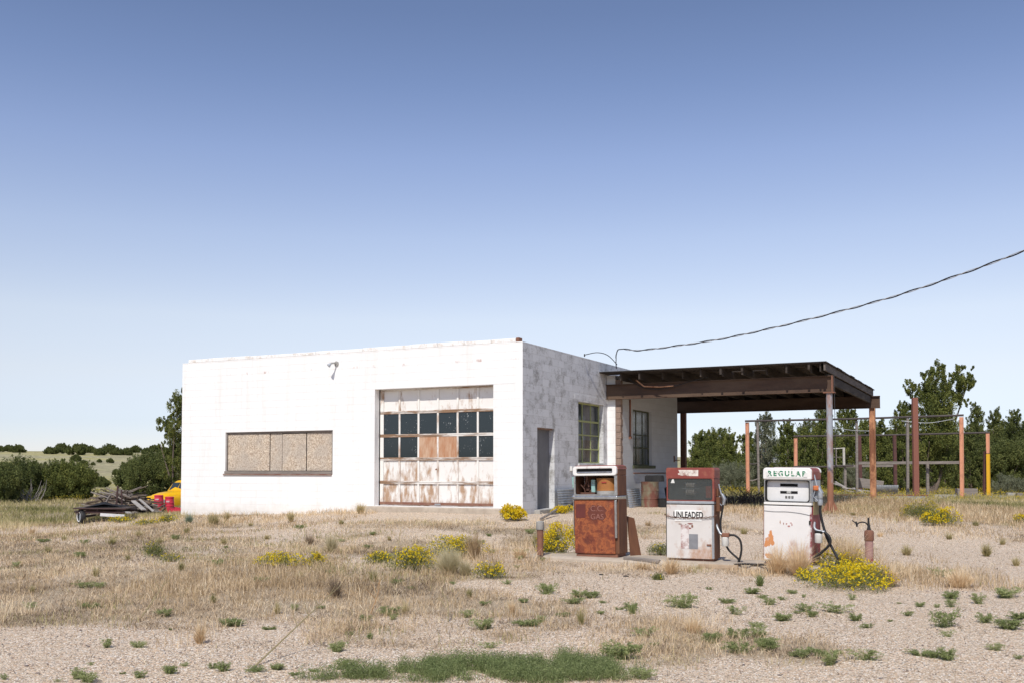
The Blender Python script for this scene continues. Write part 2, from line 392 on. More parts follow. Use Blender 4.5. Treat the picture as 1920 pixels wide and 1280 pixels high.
# ------------------------------------------------------------------ materials of the building
def blockwall(name, order, paint, mortar, wear, wearcol, blk, dirtc=(.5,.45,.38), red=None):
    n = NT(name); v = n.swz(order)
    br = n.new('ShaderNodeTexBrick'); n.lk(v, br.inputs[0])
    br.inputs['Color1'].default_value = (0,0,0,1); br.inputs['Color2'].default_value = (1,1,1,1); br.inputs['Mortar'].default_value = (.5,.5,.5,1)
    br.inputs['Scale'].default_value = 1; br.inputs['Mortar Size'].default_value = .006; br.inputs['Mortar Smooth'].default_value = .4
    br.inputs['Brick Width'].default_value = .4; br.inputs['Row Height'].default_value = .2
    per = br.outputs['Color']; mo = br.outputs['Fac']
    f = n.noise(3.0, 7, .7); sm = n.noise(22, 5, .7)
    c = n.mix(n.math('MULTIPLY', per, blk), paint, tuple(q*.62 for q in paint))
    m = n.math('ADD', n.math('MULTIPLY', f, .55), n.math('MULTIPLY', sm, .35))
    m = n.math('ADD', m, n.math('MULTIPLY', per, blk*.16))
    k = n.ramp(m, [(1-wear-.05, 0.), (1-wear+.05, 1.)])
    c = n.mix(n.math('MULTIPLY', k, .85), c, wearcol)
    c = n.mix(n.math('MULTIPLY', mo, .55), c, mortar)
    # splash stains low, weathered band below the parapet
    z = n.axis('z')
    g = n.ramp(n.math('ADD', z, n.math('MULTIPLY', n.noise(4, 5, .6), .6)), [(.55, .5), (1.1, 0.)])
    c = n.mix(g, c, dirtc)
    if red is not None:
        stv = n.ramp(n.noise(1.6, 6, .7, n.map((2.2,1,.22))), [(.50, 0.), (.75, .30)])
        c = n.mix(stv, c, (.60,.56,.50))
        band = n.math('LESS_THAN', n.math('ABSOLUTE', n.math('SUBTRACT', z, red)), .035)
        sp = n.ramp(n.noise(3.5, 6, .75, n.map((1,1,.3))), [(.56, 0.), (.62, 1.)])
        c = n.mix(n.math('MULTIPLY', n.math('MULTIPLY', band, sp), .55), c, (.42,.20,.15))
        top = n.math('GREATER_THAN', z, 4.84)
        sp = n.ramp(n.noise(5, 6, .75), [(.5, 0.), (.62, .5)])
        c = n.mix(n.math('MULTIPLY', top, sp), c, (.5,.40,.30))
    h = n.math('SUBTRACT', n.math('MULTIPLY', sm, .35), n.math('MULTIPLY', mo, 1.))
    h = n.math('SUBTRACT', h, n.math('MULTIPLY', k, .25))
    return n.out(c, .85, 0, n.bump(h, .55, .008))
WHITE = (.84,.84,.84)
m_front = blockwall('white_painted_block', 'xzy', WHITE, (.79,.79,.79), .29, (.60,.56,.50), .05, red=4.42)
m_side = blockwall('grey_weathered_block', 'yzx', (.65,.66,.68), (.44,.44,.45), .475, (.27,.265,.255), .33, dirtc=(.5,.47,.44))
m_wing = blockwall('grey_painted_block', 'yzx', (.52,.53,.55), (.42,.42,.43), .36, (.38,.37,.36), .2)  # darker grey paint of the wing wall
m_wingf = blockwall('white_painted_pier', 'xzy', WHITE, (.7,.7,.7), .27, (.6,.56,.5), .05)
m_bareblk = blockwall('unpainted_block', 'xzy', (.33,.24,.195), (.2,.15,.13), .35, (.42,.40,.38), .5)
m_conc = simple('old_concrete', (.52,.45,.37), (.38,.32,.26), 5, .9, 0, .5, .006)
m_concg = simple('grey_concrete', (.42,.41,.39), (.30,.29,.27), 6, .9, 0, .5, .006)
m_roof = simple('tar_roof', (.08,.075,.07), (.05,.05,.05), 3)
m_dark = simple('dark_interior', (.05,.045,.04), (.03,.03,.03), 3)
m_door = peel('garage_door_paint', (.80,.79,.77), (.34,.20,.12), .40, 6, (1.2,1.2,.4), .75, 0, (.46,.33,.23), (.7,2.0,.11), dirt=.2)
m_rail = peel('garage_door_rail', (.78,.76,.73), (.34,.21,.13), .51, 7, (.25,1,1.5), .75, 0, (.22,.14,.09))
m_doorlow = simple('rusty_astragal', (.20,.09,.065), (.28,.16,.11), 6)
m_ply = simple('weathered_plywood', (.44,.21,.11), (.60,.44,.32), 7, .8, 0, .4, .003, (1.5,1,.35))
m_greywood = simple('grey_weathered_wood', (.29,.255,.23), (.17,.15,.135), 9, .9, 0, .6, .004, (.3,.3,2))
m_redwood = simple('faded_red_sill', (.20,.09,.07), (.33,.27,.23), 7, .9, 0, .5, .003, (.4,1,2))
# oriented strand board
n = NT('strand_board')
v = n.swz('xzy')
q = n.vor(1, n.map((34,70,1), v=n.mix(.12, v, n.noise(3, 2, .5, v))))
sp = n.new('ShaderNodeSeparateColor'); n.lk(q, sp.inputs[0])
q2 = n.vor(1, n.map((60,30,1), rot=(0,0,.7), v=v)); sp2 = n.new('ShaderNodeSeparateColor'); n.lk(q2, sp2.inputs[0])
stp = [(0.,(.27,.20,.145)),(.3,(.42,.33,.255)),(.6,(.55,.45,.35)),(.9,(.68,.60,.49))]
c = n.mix(n.math('GREATER_THAN', sp2.outputs[1], .5), n.ramp(sp.outputs[0], stp), n.ramp(sp2.outputs[0], stp))
c = n.mix(n.ramp(n.noise(1.6, 2, .5), [(.4, 0.), (.6, .5)]), c, (.40,.36,.32))
m_osb = n.out(c, .85, 0, n.bump(sp.outputs[0], .4, .003))
# dirty window glass
def glass(name, tintc, alpha, specks=True, col=(.02,.03,.035)):
    n = NT(name); n.b.inputs['Specular IOR Level'].default_value = .5
    f = n.noise(38, 3, .7, n.map((1,1,.5))); s2 = n.noise(2.2, 4, .6)
    k = n.ramp(n.math('ADD', n.math('MULTIPLY', f, .75), n.math('MULTIPLY', s2, .3)), [(.66, 0.), (.70, .8)])
    c = n.mix(k, col, (.55,.58,.58)) if specks else col
    n.out(c, .08 if not specks else n.math('ADD', .07, n.math('MULTIPLY', k, .6)), 0)
    if alpha < 1: n.b.inputs['Alpha'].default_value = alpha
    return n.m
m_glassd = glass('dark_dirty_glass', None, 1, True, (.018,.027,.033))
m_glassw = glass('window_glass', None, .3, False, (.10,.12,.13))
m_green = peel('green_sash_paint', (.36,.39,.17), (.3,.27,.2), .35, 9)
m_dgreen = simple('dark_sash', (.10,.11,.06), (.06,.06,.04), 8)
m_card = simple('brown_paper', (.42,.30,.20), (.33,.23,.16), 3)
m_reflsheet = simple('pale_reflection', (.55,.55,.56), (.42,.42,.45), 3, stretch=(1,3,.3))  # pale tone imitates reflections in the side window panes
m_steeldoor = simple('grey_steel_door', (.135,.135,.14), (.20,.20,.21), 2.2, .5, 0, .1, .002, (1,1,.6), .3, .7)
m_galv = simple('galvanised_metal', (.50,.53,.56), (.36,.38,.41), 10, .45, .6, .2, .002)
m_rustp = simple('rusty_pipe', (.28,.13,.085), (.17,.09,.065), 12, .85, 0, .5, .004)
m_black = simple('black_rubber', (.022,.022,.024), (.04,.04,.042), 8, .55)

def wall(mb, axis, a0, a1, z0, z1, p0, p1, holes):
    """solid slab along x or y with rectangular holes; p0..p1 = thickness range"""
    As = sorted({a0, a1, *[h[0] for h in holes], *[h[1] for h in holes]}); Zs = sorted({z0, z1, *[h[2] for h in holes], *[h[3] for h in holes]})
    sol = lambda i, j: 0 <= i < len(As)-1 and 0 <= j < len(Zs)-1 and not any(h[0]-1e-6 <= (As[i]+As[i+1])/2 <= h[1]+1e-6 and h[2]-1e-6 <= (Zs[j]+Zs[j+1])/2 <= h[3]+1e-6 for h in holes)
    P = (lambda a, p, z: (a, p, z)) if axis == 'x' else (lambda a, p, z: (p, a, z))
    for i in range(len(As)-1):
        for j in range(len(Zs)-1):
            if not sol(i, j): continue
            x, X, z, Z = As[i], As[i+1], Zs[j], Zs[j+1]
            for p in (p0, p1): mb.add([P(x,p,z), P(X,p,z), P(X,p,Z), P(x,p,Z)], [(0,1,2,3)])
            if not sol(i-1, j): mb.add([P(x,p0,z), P(x,p1,z), P(x,p1,Z), P(x,p0,Z)], [(0,1,2,3)])
            if not sol(i+1, j): mb.add([P(X,p0,z), P(X,p1,z), P(X,p1,Z), P(X,p0,Z)], [(0,1,2,3)])
            if not sol(i, j-1): mb.add([P(x,p0,z), P(X,p0,z), P(X,p1,z), P(x,p1,z)], [(0,1,2,3)])
            if not sol(i, j+1): mb.add([P(x,p0,Z), P(X,p0,Z), P(X,p1,Z), P(x,p1,Z)], [(0,1,2,3)])
    return mb

# ------------------------------------------------------------------ the garage (local x = s, y = t, z = world height)
G = empty('abandoned_garage', (A.x, A.y, 0), 'low white concrete block service garage with a peeling roll-up door and a boarded window', 'building', RZ)
TOP = z_of(981, 640, 0, 0); SL = s_of(341); TH = .22
TB = t_of(1270, .43); TW0 = t_of(1138.5)
w0, w1 = s_of(423), s_of(624); wz0, wz1 = z_of(523, 888.5, s_of(523), 0), z_of(523, 807.5, s_of(523), 0)
g0, g1 = s_of(702.5), s_of(925); gmid = s_of(813); gz0_, gz1_ = z_of(813, 949, gmid, 0), z_of(813, 724.5, gmid, 0)
b = wall(MB(), 'x', SL, 0, -.7, TOP, 0, TH, [(w0, w1, wz0, wz1), (g0, g1, gz0_, gz1_)])
b.build('front_wall', m_front, G)
# side wall
d0, d1 = t_of(1007.3), t_of(1039.6); dz0, dz1 = z_of(1023, 953, 0, t_of(1023)), z_of(1007.3, 800, 0, d0)
v0, v1 = t_of(1084.3), t_of(1131.5); vz0, vz1 = z_of(1084.3, 869, 0, v0), z_of(1084.3, 751.5, 0, v0)
wall(MB(), 'y', TH+.001, TB, -.7, TOP, -TH, 0, [(d0, d1, dz0, dz1), (v0, v1, vz0, vz1)]).build('side_wall', m_side, G)
e = MB().box(-TH, -.0006, .0006, TH, TOP-4, TOP-.001)
MB().add([(-.0,.0,-.7), (0,TH+.002,-.7), (0,TH+.002,TOP), (0,0,TOP)], [(0,1,2,3)]).build('corner_blocks', m_side, G).location.x = .0008
# hidden left and rear walls, roof, floor
wall(MB(), 'y', TH+.001, TB, -.7, TOP, SL, SL+TH, []).build('left_wall', m_side, G)
wall(MB(), 'x', SL+TH, -TH-.001, -.7, TOP, TB-TH, TB-.001, []).build('rear_wall', m_front, G)
MB().box(SL+TH+.002, -TH-.002, TH+.003, TB-TH-.003, TOP-.5, TOP-.42).build('roof', m_roof, G)
MB().box(SL+TH+.002, -TH-.002, TH+.003, TB-TH-.003, .1, gz0_-.02).build('floor', m_dark, G)
# parapet row of slightly raised blocks, dark broken end
c0, c1 = s_of(352), s_of(967)
ph = z_of(967, 633.5, c1, 0)
pb = MB(); s = c0; 
while s < c1-.05:
    L = min(.8, c1-s); dz = random.uniform(-.012, .012)
    pb.box(s+.003, s+L-.003, -.004+random.uniform(-.003,.003), TH-.02, TOP-.001, ph+dz); s += L
pb.build('parapet_cap', m_front, G, bevel=.012)
MB().box(c1+.002, c1+.09, .01, TH-.02, TOP-.001, ph+.01).build('broken_cap_block', m_rustp, G, bevel=.008)
# wing (lower than the garage, its top tucked under the canopy roof)
SW = .43
WT = EYE+ray(1548, 676)[1]*st(s_of(1549, TW0-.59), TW0-.59)[1]-.065
wv0, wv1 = t_of(1186.5, SW), t_of(1222, SW); wvz0, wvz1 = z_of(1186.5, 873, SW, wv0), z_of(1186.5, 766, SW, wv0)
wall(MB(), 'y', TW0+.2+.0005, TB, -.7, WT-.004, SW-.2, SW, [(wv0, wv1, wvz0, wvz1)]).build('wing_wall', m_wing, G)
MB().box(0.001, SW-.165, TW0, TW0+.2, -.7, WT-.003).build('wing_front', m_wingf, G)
bb = MB(); z = .35; k = 0
while z < WT-.2:
    off = .012 if k % 2 else -.006
    bb.box(SW-.162, SW-.0+off*.5, TW0+.004+(.012 if k % 2 else 0), TW0+.2, z+.004, z+.196); z += .2; k += 1
bb.build('bare_end_blocks', m_bareblk, G, bevel=.006)
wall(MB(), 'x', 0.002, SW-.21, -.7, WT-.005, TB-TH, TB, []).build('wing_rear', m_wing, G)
# lintels
MB().box(-.01, .007, v0-.25, v1+.17, vz1+.0, vz1+.2).build('window_lintel', m_side, G, bevel=.006)
MB().box(g0-.0, g1+.6, -.004, .03, gz1_+.002, gz1_+.012).build('lintel_edge', m_front, G)
# boarded window
BW = MB()
f = .055
BW.box(w0, w1, .05, .12, wz1-f, wz1); BW.box(w0, w0+f*.6, .05, .12, wz0+.1, wz1-f); BW.box(w1-f, w1, .03, .12, wz0+.1, wz1-f)
bwin = BW.build('boarded_window', m_greywood, G, bevel=.004)
MB().box(w0-.02, w1-.01, -.02, .1, wz0+.02, wz0+.095).build('sill', m_greywood, bwin, bevel=.005)
MB().box(w0-.06, w1-.02, -.035, .04, wz0-.022, wz0+.018).build('sill_trim', m_redwood, bwin, bevel=.005)
W = w1-w0; bx = [w0+.035, w0+W*.415, w0+W*.53, w0+W*.752, w1-.055]
for i in range(4):
    o = MB().box(bx[i]+.012, bx[i+1]-.012, .07+.012*(i % 2), .085+.012*(i % 2), wz0+.11, wz1-f-.006+(-.012 if i == 2 else 0)).build('strand_board', m_osb, bwin)
    o.rotation_euler = (0,0,0)
MB().box(w0+.02, w1-.02, .11, .13, wz0+.05, wz1-.02).build('backing', m_dark, bwin)
# garage door: 5 sections x 6 bays
DY = .24
H = gz1_-gz0_; sec = H/5; gx0, gx1 = g0+.03, g1+.25     # runs behind the right jamb
cols = [g0+.045+(g1-g0-.02)/6*i for i in range(7)]
bay = (g1-g0-.02)/6
dr = MB().box(gx0, gx1, DY+.035, DY+.05, gz0_+.02, gz1_+.1)
# panels as back sheet (glass rows cut out)
door = MB()
rows = [gz1_-sec*i for i in range(6)]
def back(z0, z1): door.box(gx0, gx1, DY+.022, DY+.04, z0, z1)
back(rows[1], rows[0]+.1); back(rows[4], rows[3]); back(gz0_+.02, rows[4]-.0005)
D = door.build('garage_door', m_door, G)
m_stile = peel('stile_paint', (.80,.79,.76), (.40,.23,.13), .43, 4, (1,1,.3), .75, 0, (.3,.19,.12))
for i in range(7):
    c = cols[i]; w = .055 if i else .09
    x0 = c-w/2 if i else c-.02
    for j in range(5):
        MB().box(x0, x0+w+(.02 if i == 0 else 0), DY-.012, DY+.021, rows[j+1]+.042, rows[j]-.042).build('stile', m_stile, D, bevel=.004)
for j in range(6):
    rl = MB()
    if j < 5: rl.box(gx0, gx1, DY-.016, DY+.021, rows[j]-.04, rows[j]-.003)
    if j > 0: rl.box(gx0, gx1, DY-.014, DY+.021, rows[j]+.003, rows[j]+.04)
    rl.build('rail', m_rail, D, bevel=.004)
for i in range(6):
    for j in (1, 2):
        x0, x1 = cols[i]+.027, cols[i+1]-.027
        z0, z1 = rows[j+1]+.04, rows[j]-.04
        if j == 2 and i in (2, 3):
            MB().box(x0, x1, DY-.004, DY+.008, z0, z1).build('plywood_panel', m_ply, D)
        else:
            MB().box(x0, x1, DY+.008, DY+.014, z0, z1).build('window_pane', m_glassd, D)
MB().box(gx0, gx1, DY-.03, DY+.02, gz0_+.03, gz0_+.10).build('bottom_bar', m_doorlow, D, bevel=.004)
MB().box(gmid-.08, gmid+.1, DY-.05, DY-.031, gz0_+.045, gz0_+.075).build('lift_handle', m_galv, D, bevel=.004)
MB().tube([(gmid-.03, DY-.03, rows[3]-.27), (gmid-.03, DY-.07, rows[3]-.29)], .018).build('lock_handle', m_rustp, D)
MB().box(gx0, gx1+.0, DY+.07, DY+.09, gz0_, gz1_+.1).build('door_backing', m_dark, D)
# slab in front of door
sl = MB().box(g0-.35, g1+.35, -.32, TH+.02, gz0_-.35, gz0_-.012); sl.build('door_slab', m_conc, G, bevel=.02)
MB().box(g1+.3, -.0, -.1, -.002, .1, gz0_-.09).build('footing', m_conc, G, bevel=.02)
MB().box(SL-.02, w1, -.09, -.002, -.4, .245).build('footing', m_conc, G, bevel=.02)
# side door
sd = MB().box(-.2, -.16, d0, d1, dz0, dz1-.04).build('side_door', m_steeldoor, G, bevel=.004)
MB().tube([(-.16, d0+.12, dz0+1.0), (-.1, d0+.12, dz0+1.0)], .025).build('handle', m_galv, sd)
fr = MB(); fr.box(-.2, -.06, d0, d1, dz1-.04, dz1); fr.build('frame', m_redwood, sd, bevel=.003)
n = NT('chalk'); k = n.ramp(n.noise(7, 4, .6), [(.4, 0.), (.6, .5)]); 
m_smudge = n.out(n.mix(k, (.15,.15,.155), (.32,.32,.34)), .7)
sm = MB()
for (ty, tz, ry, rz_) in ((.28, .62, .14, .17), (.26, 1.28, .16, .12)):
    pts = [(-.1585, d0+ty+ry*math.cos(a), dz0+tz+rz_*math.sin(a)) for a in np.linspace(.6, 6.0, 20)]
    sm.tube(pts, .012, 4); sm.build('chalk_scrawl', m_smudge, sd); sm = MB()
sm.tube([(-.1585, d0+.16, dz0+1.45), (-.1585, d0+.22, dz0+1.9), (-.1585, d0+.3, dz0+1.5), (-.1585, d0+.24, dz0+1.3)], .018, 4)
sm.build('chalk_scrawl', m_smudge, sd)
MB().box(-.06, .16, d0-.18, d1+.12, dz0-.3, dz0-.003).build('door_step', m_concg, G, bevel=.012)
MB().box(.165, .55, d0+.1, d1+1.4, .2, dz0-.16).build('door_apron', m_conc, G, bevel=.02)
# side window: green steel sash, 3 columns, 4 rows
def sash(par, name, x, t0, t1, z0, z1, ncol, zs, mat, gm, r=.017):
    b = MB(); b.box(x-.02, x+.02, t0, t1, z1-.04, z1); b.box(x-.02, x+.02, t0, t1, z0, z0+.035)
    b.box(x-.02, x+.02, t0, t0+.035, z0+.035, z1-.04); b.box(x-.02, x+.02, t1-.035, t1, z0+.035, z1-.04)
    w = b.build(name, mat, par)
    mu = MB()
    for i in range(1, ncol): 
        t = t0+(t1-t0)*i/ncol; mu.box(x-.012, x+.014, t-r, t+r, z0+.035, z1-.04)
    for q, z in enumerate(zs): mu.box(x-.015, x+.018, t0+.035, t1-.035, z-(r*1.6 if q == 0 else r), z+(r*1.6 if q == 0 else r))
    mu.build('muntins', mat, w)
    zz = [z0]+sorted(zs)+[z1]
    for i in range(ncol):
        for j in range(len(zz)-1):
            MB().box(x-.006, x-.002, t0+(t1-t0)*i/ncol+.012, t0+(t1-t0)*(i+1)/ncol-.012, zz[j]+.01, zz[j+1]-.01).build('pane', gm, w)
    return w
hz = vz1-vz0
vw = sash(G, 'side_window', -.16, v0, v1, vz0+.03, vz1, 3, [vz0+hz*.70, vz0+hz*.475, vz0+hz*.245], m_green, m_glassw)
MB().box(-.2, .045, v0-.02, v1+.02, vz0-.06, vz0+.028).build('sill', m_side, vw, bevel=.006)
MB().box(-.30, -.29, v0-.2, v0+.62, vz0, vz0+.78).build('cardboard', m_card, vw)
MB().box(-.32, -.31, v0+.68, v1+.3, vz0, vz0+.72).build('cardboard', m_card, vw)
MB().box(-.36, -.35, v0+1.1, v1-.2, vz0, vz1+.1).build('reflection_sheet', m_reflsheet, vw)  # pale sheets added behind the glass as painted reflections
MB().box(-.40, -.39, v0+.35, v0+1.0, vz0+.6, vz0+hz*.7).build('reflection_sheet', m_reflsheet, vw)
# wing window
hz = wvz1-wvz0
ww = sash(G, 'wing_window', SW-.12, wv0, wv1, wvz0+.03, wvz1, 3, [wvz0+hz*.33, wvz0+hz*.56], m_dgreen, m_glassw, .014)
MB().box(SW-.14, SW+.05, wv0-.04, wv1+.25, wvz0-.07, wvz0+.028).build('sill', m_dgreen, ww, bevel=.006)
MB().box(SW-.17, SW-.165, wv0+.02, wv0+1.1, wvz0+.04, wvz0+hz*.5).build('cardboard', m_card, ww)
# fittings
lx = s_of(629); lz = z_of(629, 684, lx, 0)
fl = MB(); fl.tube([(lx+.02, 0, lz+.04), (lx+.02, -.10, lz+.05), (lx-.02, -.2, lz+.03)], .022); fl.tube([(lx+.03,0,lz+.04),(lx+.03,-.03,lz+.04)], .07, 12)
fl = fl.build('floodlight', m_concg, G, smooth='auto'); LSC = .7
MB().lathe([(.03,0),(.04,.04),(.06,.10),(.055,.105)], n=14).build('lamp_head', m_galv, fl, smooth='auto').matrix_local = Matrix.Translation((lx-.02,-.2,lz+.03)) @ Matrix.Rotation(R(215), 4, 'Y') @ Matrix.Rotation(R(30), 4, 'X')
tb = t_of(1070.5); zb = z_of(1070.5, 878, 0, tb)
MB().box(0, .07, tb-.09, tb+.09, zb-.06, zb+.07).build('wall_box', simple('white_metal', (.75,.75,.74)), G, bevel=.01)
tp = t_of(1180, SW); zt = z_of(1180, 744, SW, tp); zbm = z_of(1180, 819, SW, tp)
MB().tube([(SW+.03, tp, WT-.7), (SW+.03, tp, zbm+.05)], .028).tube([(SW+.03, tp-.06, zbm), (SW+.03, tp+.03, zbm)], .05).build('conduit', m_rustp, G, smooth='auto')
th0 = t_of(1186, SW); zh = z_of(1186, 886, SW, th0)
MB().tube([(SW+.03, th0, zh), (SW+.03, TB-.1, zh-.01)], .018).build('water_pipe', m_rustp, G, smooth='auto')
tq = t_of(1263, SW); zq = z_of(1263, 860, SW, tq)
MB().box(SW, SW+.03, tq-.02, tq+.03, zq-.1, zq+.12).bar((SW+.02, tq+.05, zq-.03), (SW+.05, tq+.5, zq-.03), .03, .03).build('door_latch', m_rustp, G)

# ------------------------------------------------------------------ canopy
m_beam = peel('rusty_beam_paint', (.130,.086,.060), (.045,.034,.028), .50, 2.2, (.35,.6,1.2), .8, 0, (.13,.075,.05))
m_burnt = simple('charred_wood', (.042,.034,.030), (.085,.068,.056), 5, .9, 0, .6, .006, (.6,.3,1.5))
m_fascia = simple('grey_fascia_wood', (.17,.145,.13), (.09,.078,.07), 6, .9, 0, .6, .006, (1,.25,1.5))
m_post = peel('orange_primer_post', (.64,.34,.19), (.17,.075,.05), .47, 4, (1,1,.45), .7, 0, (.3,.13,.07), (.5,1.6,.12))
m_postg = peel('grey_blue_post', (.33,.36,.41), (.36,.16,.09), .483, 4, (1,1,.35), .65, 0, (.2,.1,.07), (.45,1.7,.2))
m_orange = peel('orange_post', (.66,.33,.21), (.12,.07,.06), .44, 5, (1,1,.4), .7, 0, (.3,.13,.08))
CN = empty('canopy', (A.x, A.y, 0), 'dark weathered timber canopy on rusty posts beside the white garage', 'canopy', RZ)
TF, TR = TW0+.04, t_of(1281.5, .55) if False else 16.1
TFa = TW0+.35; SR = s_of(1560, TFa)      # front post
def ibeam(s0, s1, t, zb, h, w=.16):
    b = MB(); b.box(s0, s1, t-w/2, t+w/2, zb, zb+.02); b.box(s0, s1, t-w/2, t+w/2, zb+h-.02, zb+h); b.box(s0, s1, t-.008, t+.008, zb+.0205, zb+h-.0205); return b
fz0 = z_of(1558, 735, SR, TFa); fz1 = z_of(1560, 703.5, SR, TFa)
TFa = TW0-.09
SR = s_of(1557, TFa); fz0 = z_of(1558, 735.5, SR, TFa)+.02; fz1 = z_of(1560, 703.5, SR, TFa)
ibeam(.02, SR+.1, TFa, fz0, fz1-fz0).build('front_beam', m_beam, CN)
TRb = None
# rear beam: depth where the line through px 1642 meets s = SR+.25
TRb = t_of(1637, SR+.0); rz0 = z_of(1641, 764.5, SR, TRb); rz1 = rz0+(fz1-fz0)
rz1 = z_of(1641, 742.5, SR, TRb)+.02
ibeam(-1.6, SR+.25, TRb, rz0, rz1-rz0).build('rear_beam', m_beam, CN)
SOV = s_of(1645, TRb+.55); RT = z_of(1548, 676, s_of(1548, TFa-.5), TFa-.5)
T0, T1 = TFa-.5, TRb+.5
SOV = s_of(1549, T0)
SOV0 = s_of(1549, TFa-.5); RT0 = RT
MB().box(SR-.14, SR-.06, TFa+.1, TRb-.1, rz1-.26, rz1-.02).build('side_beam', m_burnt, CN)
MB().box(-1.6, SOV0-.06, TRb+.42, TRb+.46, rz1-.06, RT0-.06).build('rear_rim_board', m_burnt, CN)
jz0, jz1 = max(fz1, rz1)+.004, RT-.055
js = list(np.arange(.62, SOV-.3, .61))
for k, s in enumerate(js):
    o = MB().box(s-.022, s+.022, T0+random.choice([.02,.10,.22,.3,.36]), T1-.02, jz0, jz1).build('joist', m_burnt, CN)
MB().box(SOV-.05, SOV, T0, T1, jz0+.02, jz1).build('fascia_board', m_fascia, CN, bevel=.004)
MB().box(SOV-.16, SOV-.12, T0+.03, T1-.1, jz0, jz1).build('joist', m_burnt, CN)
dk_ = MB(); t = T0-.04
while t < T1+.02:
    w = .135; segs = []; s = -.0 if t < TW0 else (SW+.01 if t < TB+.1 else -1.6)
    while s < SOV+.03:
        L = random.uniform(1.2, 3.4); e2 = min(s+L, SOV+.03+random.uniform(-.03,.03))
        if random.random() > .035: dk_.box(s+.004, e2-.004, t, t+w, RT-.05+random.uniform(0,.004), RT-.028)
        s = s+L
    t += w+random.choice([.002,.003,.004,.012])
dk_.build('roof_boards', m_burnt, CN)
rf = MB(); t = T0-.06; k = 0
while t < T1:
    s = .0 if t < TW0 else (SW+.01 if t < TB+.1 else -1.6)
    while s < SOV:
        L = 2.2; 
        if random.random() > .05: rf.box(s, min(s+L-.01, SOV+.05+random.uniform(-.02,.03)), t+.003*(k%2), t+.88, RT-.024+.004*(k%2), RT-.010+.004*(k%2))
        s += L
    t += .9; k += 1
rf.build('roofing_felt', m_roof, CN)
# small bits hanging from the front edge
hb = MB()
for s in js:
    if random.random() < .45: hb.box(s-.03, s+.03, T0-.01, T0+.015, jz0+random.uniform(0,.1), jz1+.01)
hb.build('edge_scraps', m_burnt, CN)
# posts
pzb = gz1(*st(SR, TFa))-.1
pp = MB().lathe([(.085, pzb+.1), (.085, fz0-.03)], (SR-.02, TFa, 0), 16).build('post', m_postg, CN, smooth='auto')
MB().box(SR-.17, SR+.14, TFa-.12, TFa+.12, fz0-.03, fz0-.002).box(SR+.05,SR+.09,TFa-.10,TFa+.10,fz0,fz1).build('post_cap', m_rustp, pp)
fb = MB()
for a in (0, math.pi/2, math.pi, 3*math.pi/2):
    ca, sa = math.cos(a), math.sin(a); cx, cy = SR-.02, TFa
    vs = [(.08,-.015,0.05),(.24,-.015,0.05),(.08,-.015,.34),(.08,.015,0.05),(.24,.015,0.05),(.08,.015,.34)]
    fb.add([(cx+x*ca-y*sa, cy+x*sa+y*ca, pzb+.06+z) for x, y, z in vs], [(0,1,2),(5,4,3),(0,3,4,1),(1,4,5,2),(2,5,3,0)])
fb.box(SR-.3, SR+.26, TFa-.28, TFa+.28, pzb, pzb+.11).build('post_foot', m_postg, pp)
def hpost(s, t, z0, z1, mat, w=.2, fl=.018, name='post', par=CN):
    b = MB(); b.box(s-w/2, s-w/2+fl, t-w/2, t+w/2, z0, z1); b.box(s+w/2-fl, s+w/2, t-w/2, t+w/2, z0, z1); b.box(s-w/2+fl+.001, s+w/2-fl-.001, t-.01, t+.01, z0, z1)
    return b.build(name, mat, par)
hpost(SR-.02, TRb, gz1(*st(SR, TRb))-.1, rz0-.002, m_post, .2)
SLp = s_of(1281.5, TRb)
hpost(SLp, TRb, gz1(*st(SLp, TRb))-.1, rz0-.002, m_rustp, .2)
# conduit and wire slung along the beam, brace
MB().tube([(s_of(1195,TFa), TFa-.09, z_of(1195,712,s_of(1195,TFa),TFa)), (s_of(1210,TFa), TFa-.1, z_of(1210,724,s_of(1210,TFa),TFa)), (s_of(1240,TFa), TFa-.1, z_of(1240,725,s_of(1240,TFa),TFa)), (s_of(1265,TFa), TFa-.1, z_of(1265,723,s_of(1265,TFa),TFa))], .02).build('conduit', m_post, CN, smooth='auto')
MB().tube(spline([(s_of(a,TFa), TFa-.1, z_of(a,b_,s_of(a,TFa),TFa)) for a, b_ in ((1180,708),(1192,718),(1212,727),(1240,729),(1265,724),(1300,714),(1330,706))]), .012, 6).build('wire', m_black, CN, smooth=True)
MB().tube([(SR+.13, TFa-.1, fz1+.1), (SR+.14, TFa-.1, 1.9), (SR+.1, TFa-.02, 1.2)], .008, 6).build('wire', m_black, CN, smooth=True)

# ------------------------------------------------------------------ pump island
IS = Vector((1.46, 16.25)); RP = RZ
def isl(s, t=0): p = IS+U*s+Vv*t; return p.x, p.y
IZ = px2g(1110, 1060).z
ISL = empty('pump_island', (IS.x, IS.y, 0), 'low cracked tan concrete island under the three fuel pumps', 'kerb', RZ)
def pump_z(px, py, s, t): return EYE+ray(px, py)[1]*isl(s, t)[1]
iz = [pump_z(1120, 1042, 0, -.2), pump_z(1300, 1055, 1.54, -.2), pump_z(1480, 1058, 3.05, -.25)]
ol = [(-1.2,-.25),(-1.05,-.36),(-.8,-.42),(.35,-.44),(.40,-.43),(1.9,-.42),(3.3,-.40),(3.5,-.3),(3.52,0),(3.5,.3),(3.3,.42),(-.8,.45),(-1.1,.36),(-1.22,.1)]
ib = MB(); nn = len(ol)
def itop(s): return float(np.interp(s, [-1.3, 0, 1.54, 3.05, 4.2], [iz[0], iz[0], iz[1], iz[2], iz[2]]))-.008
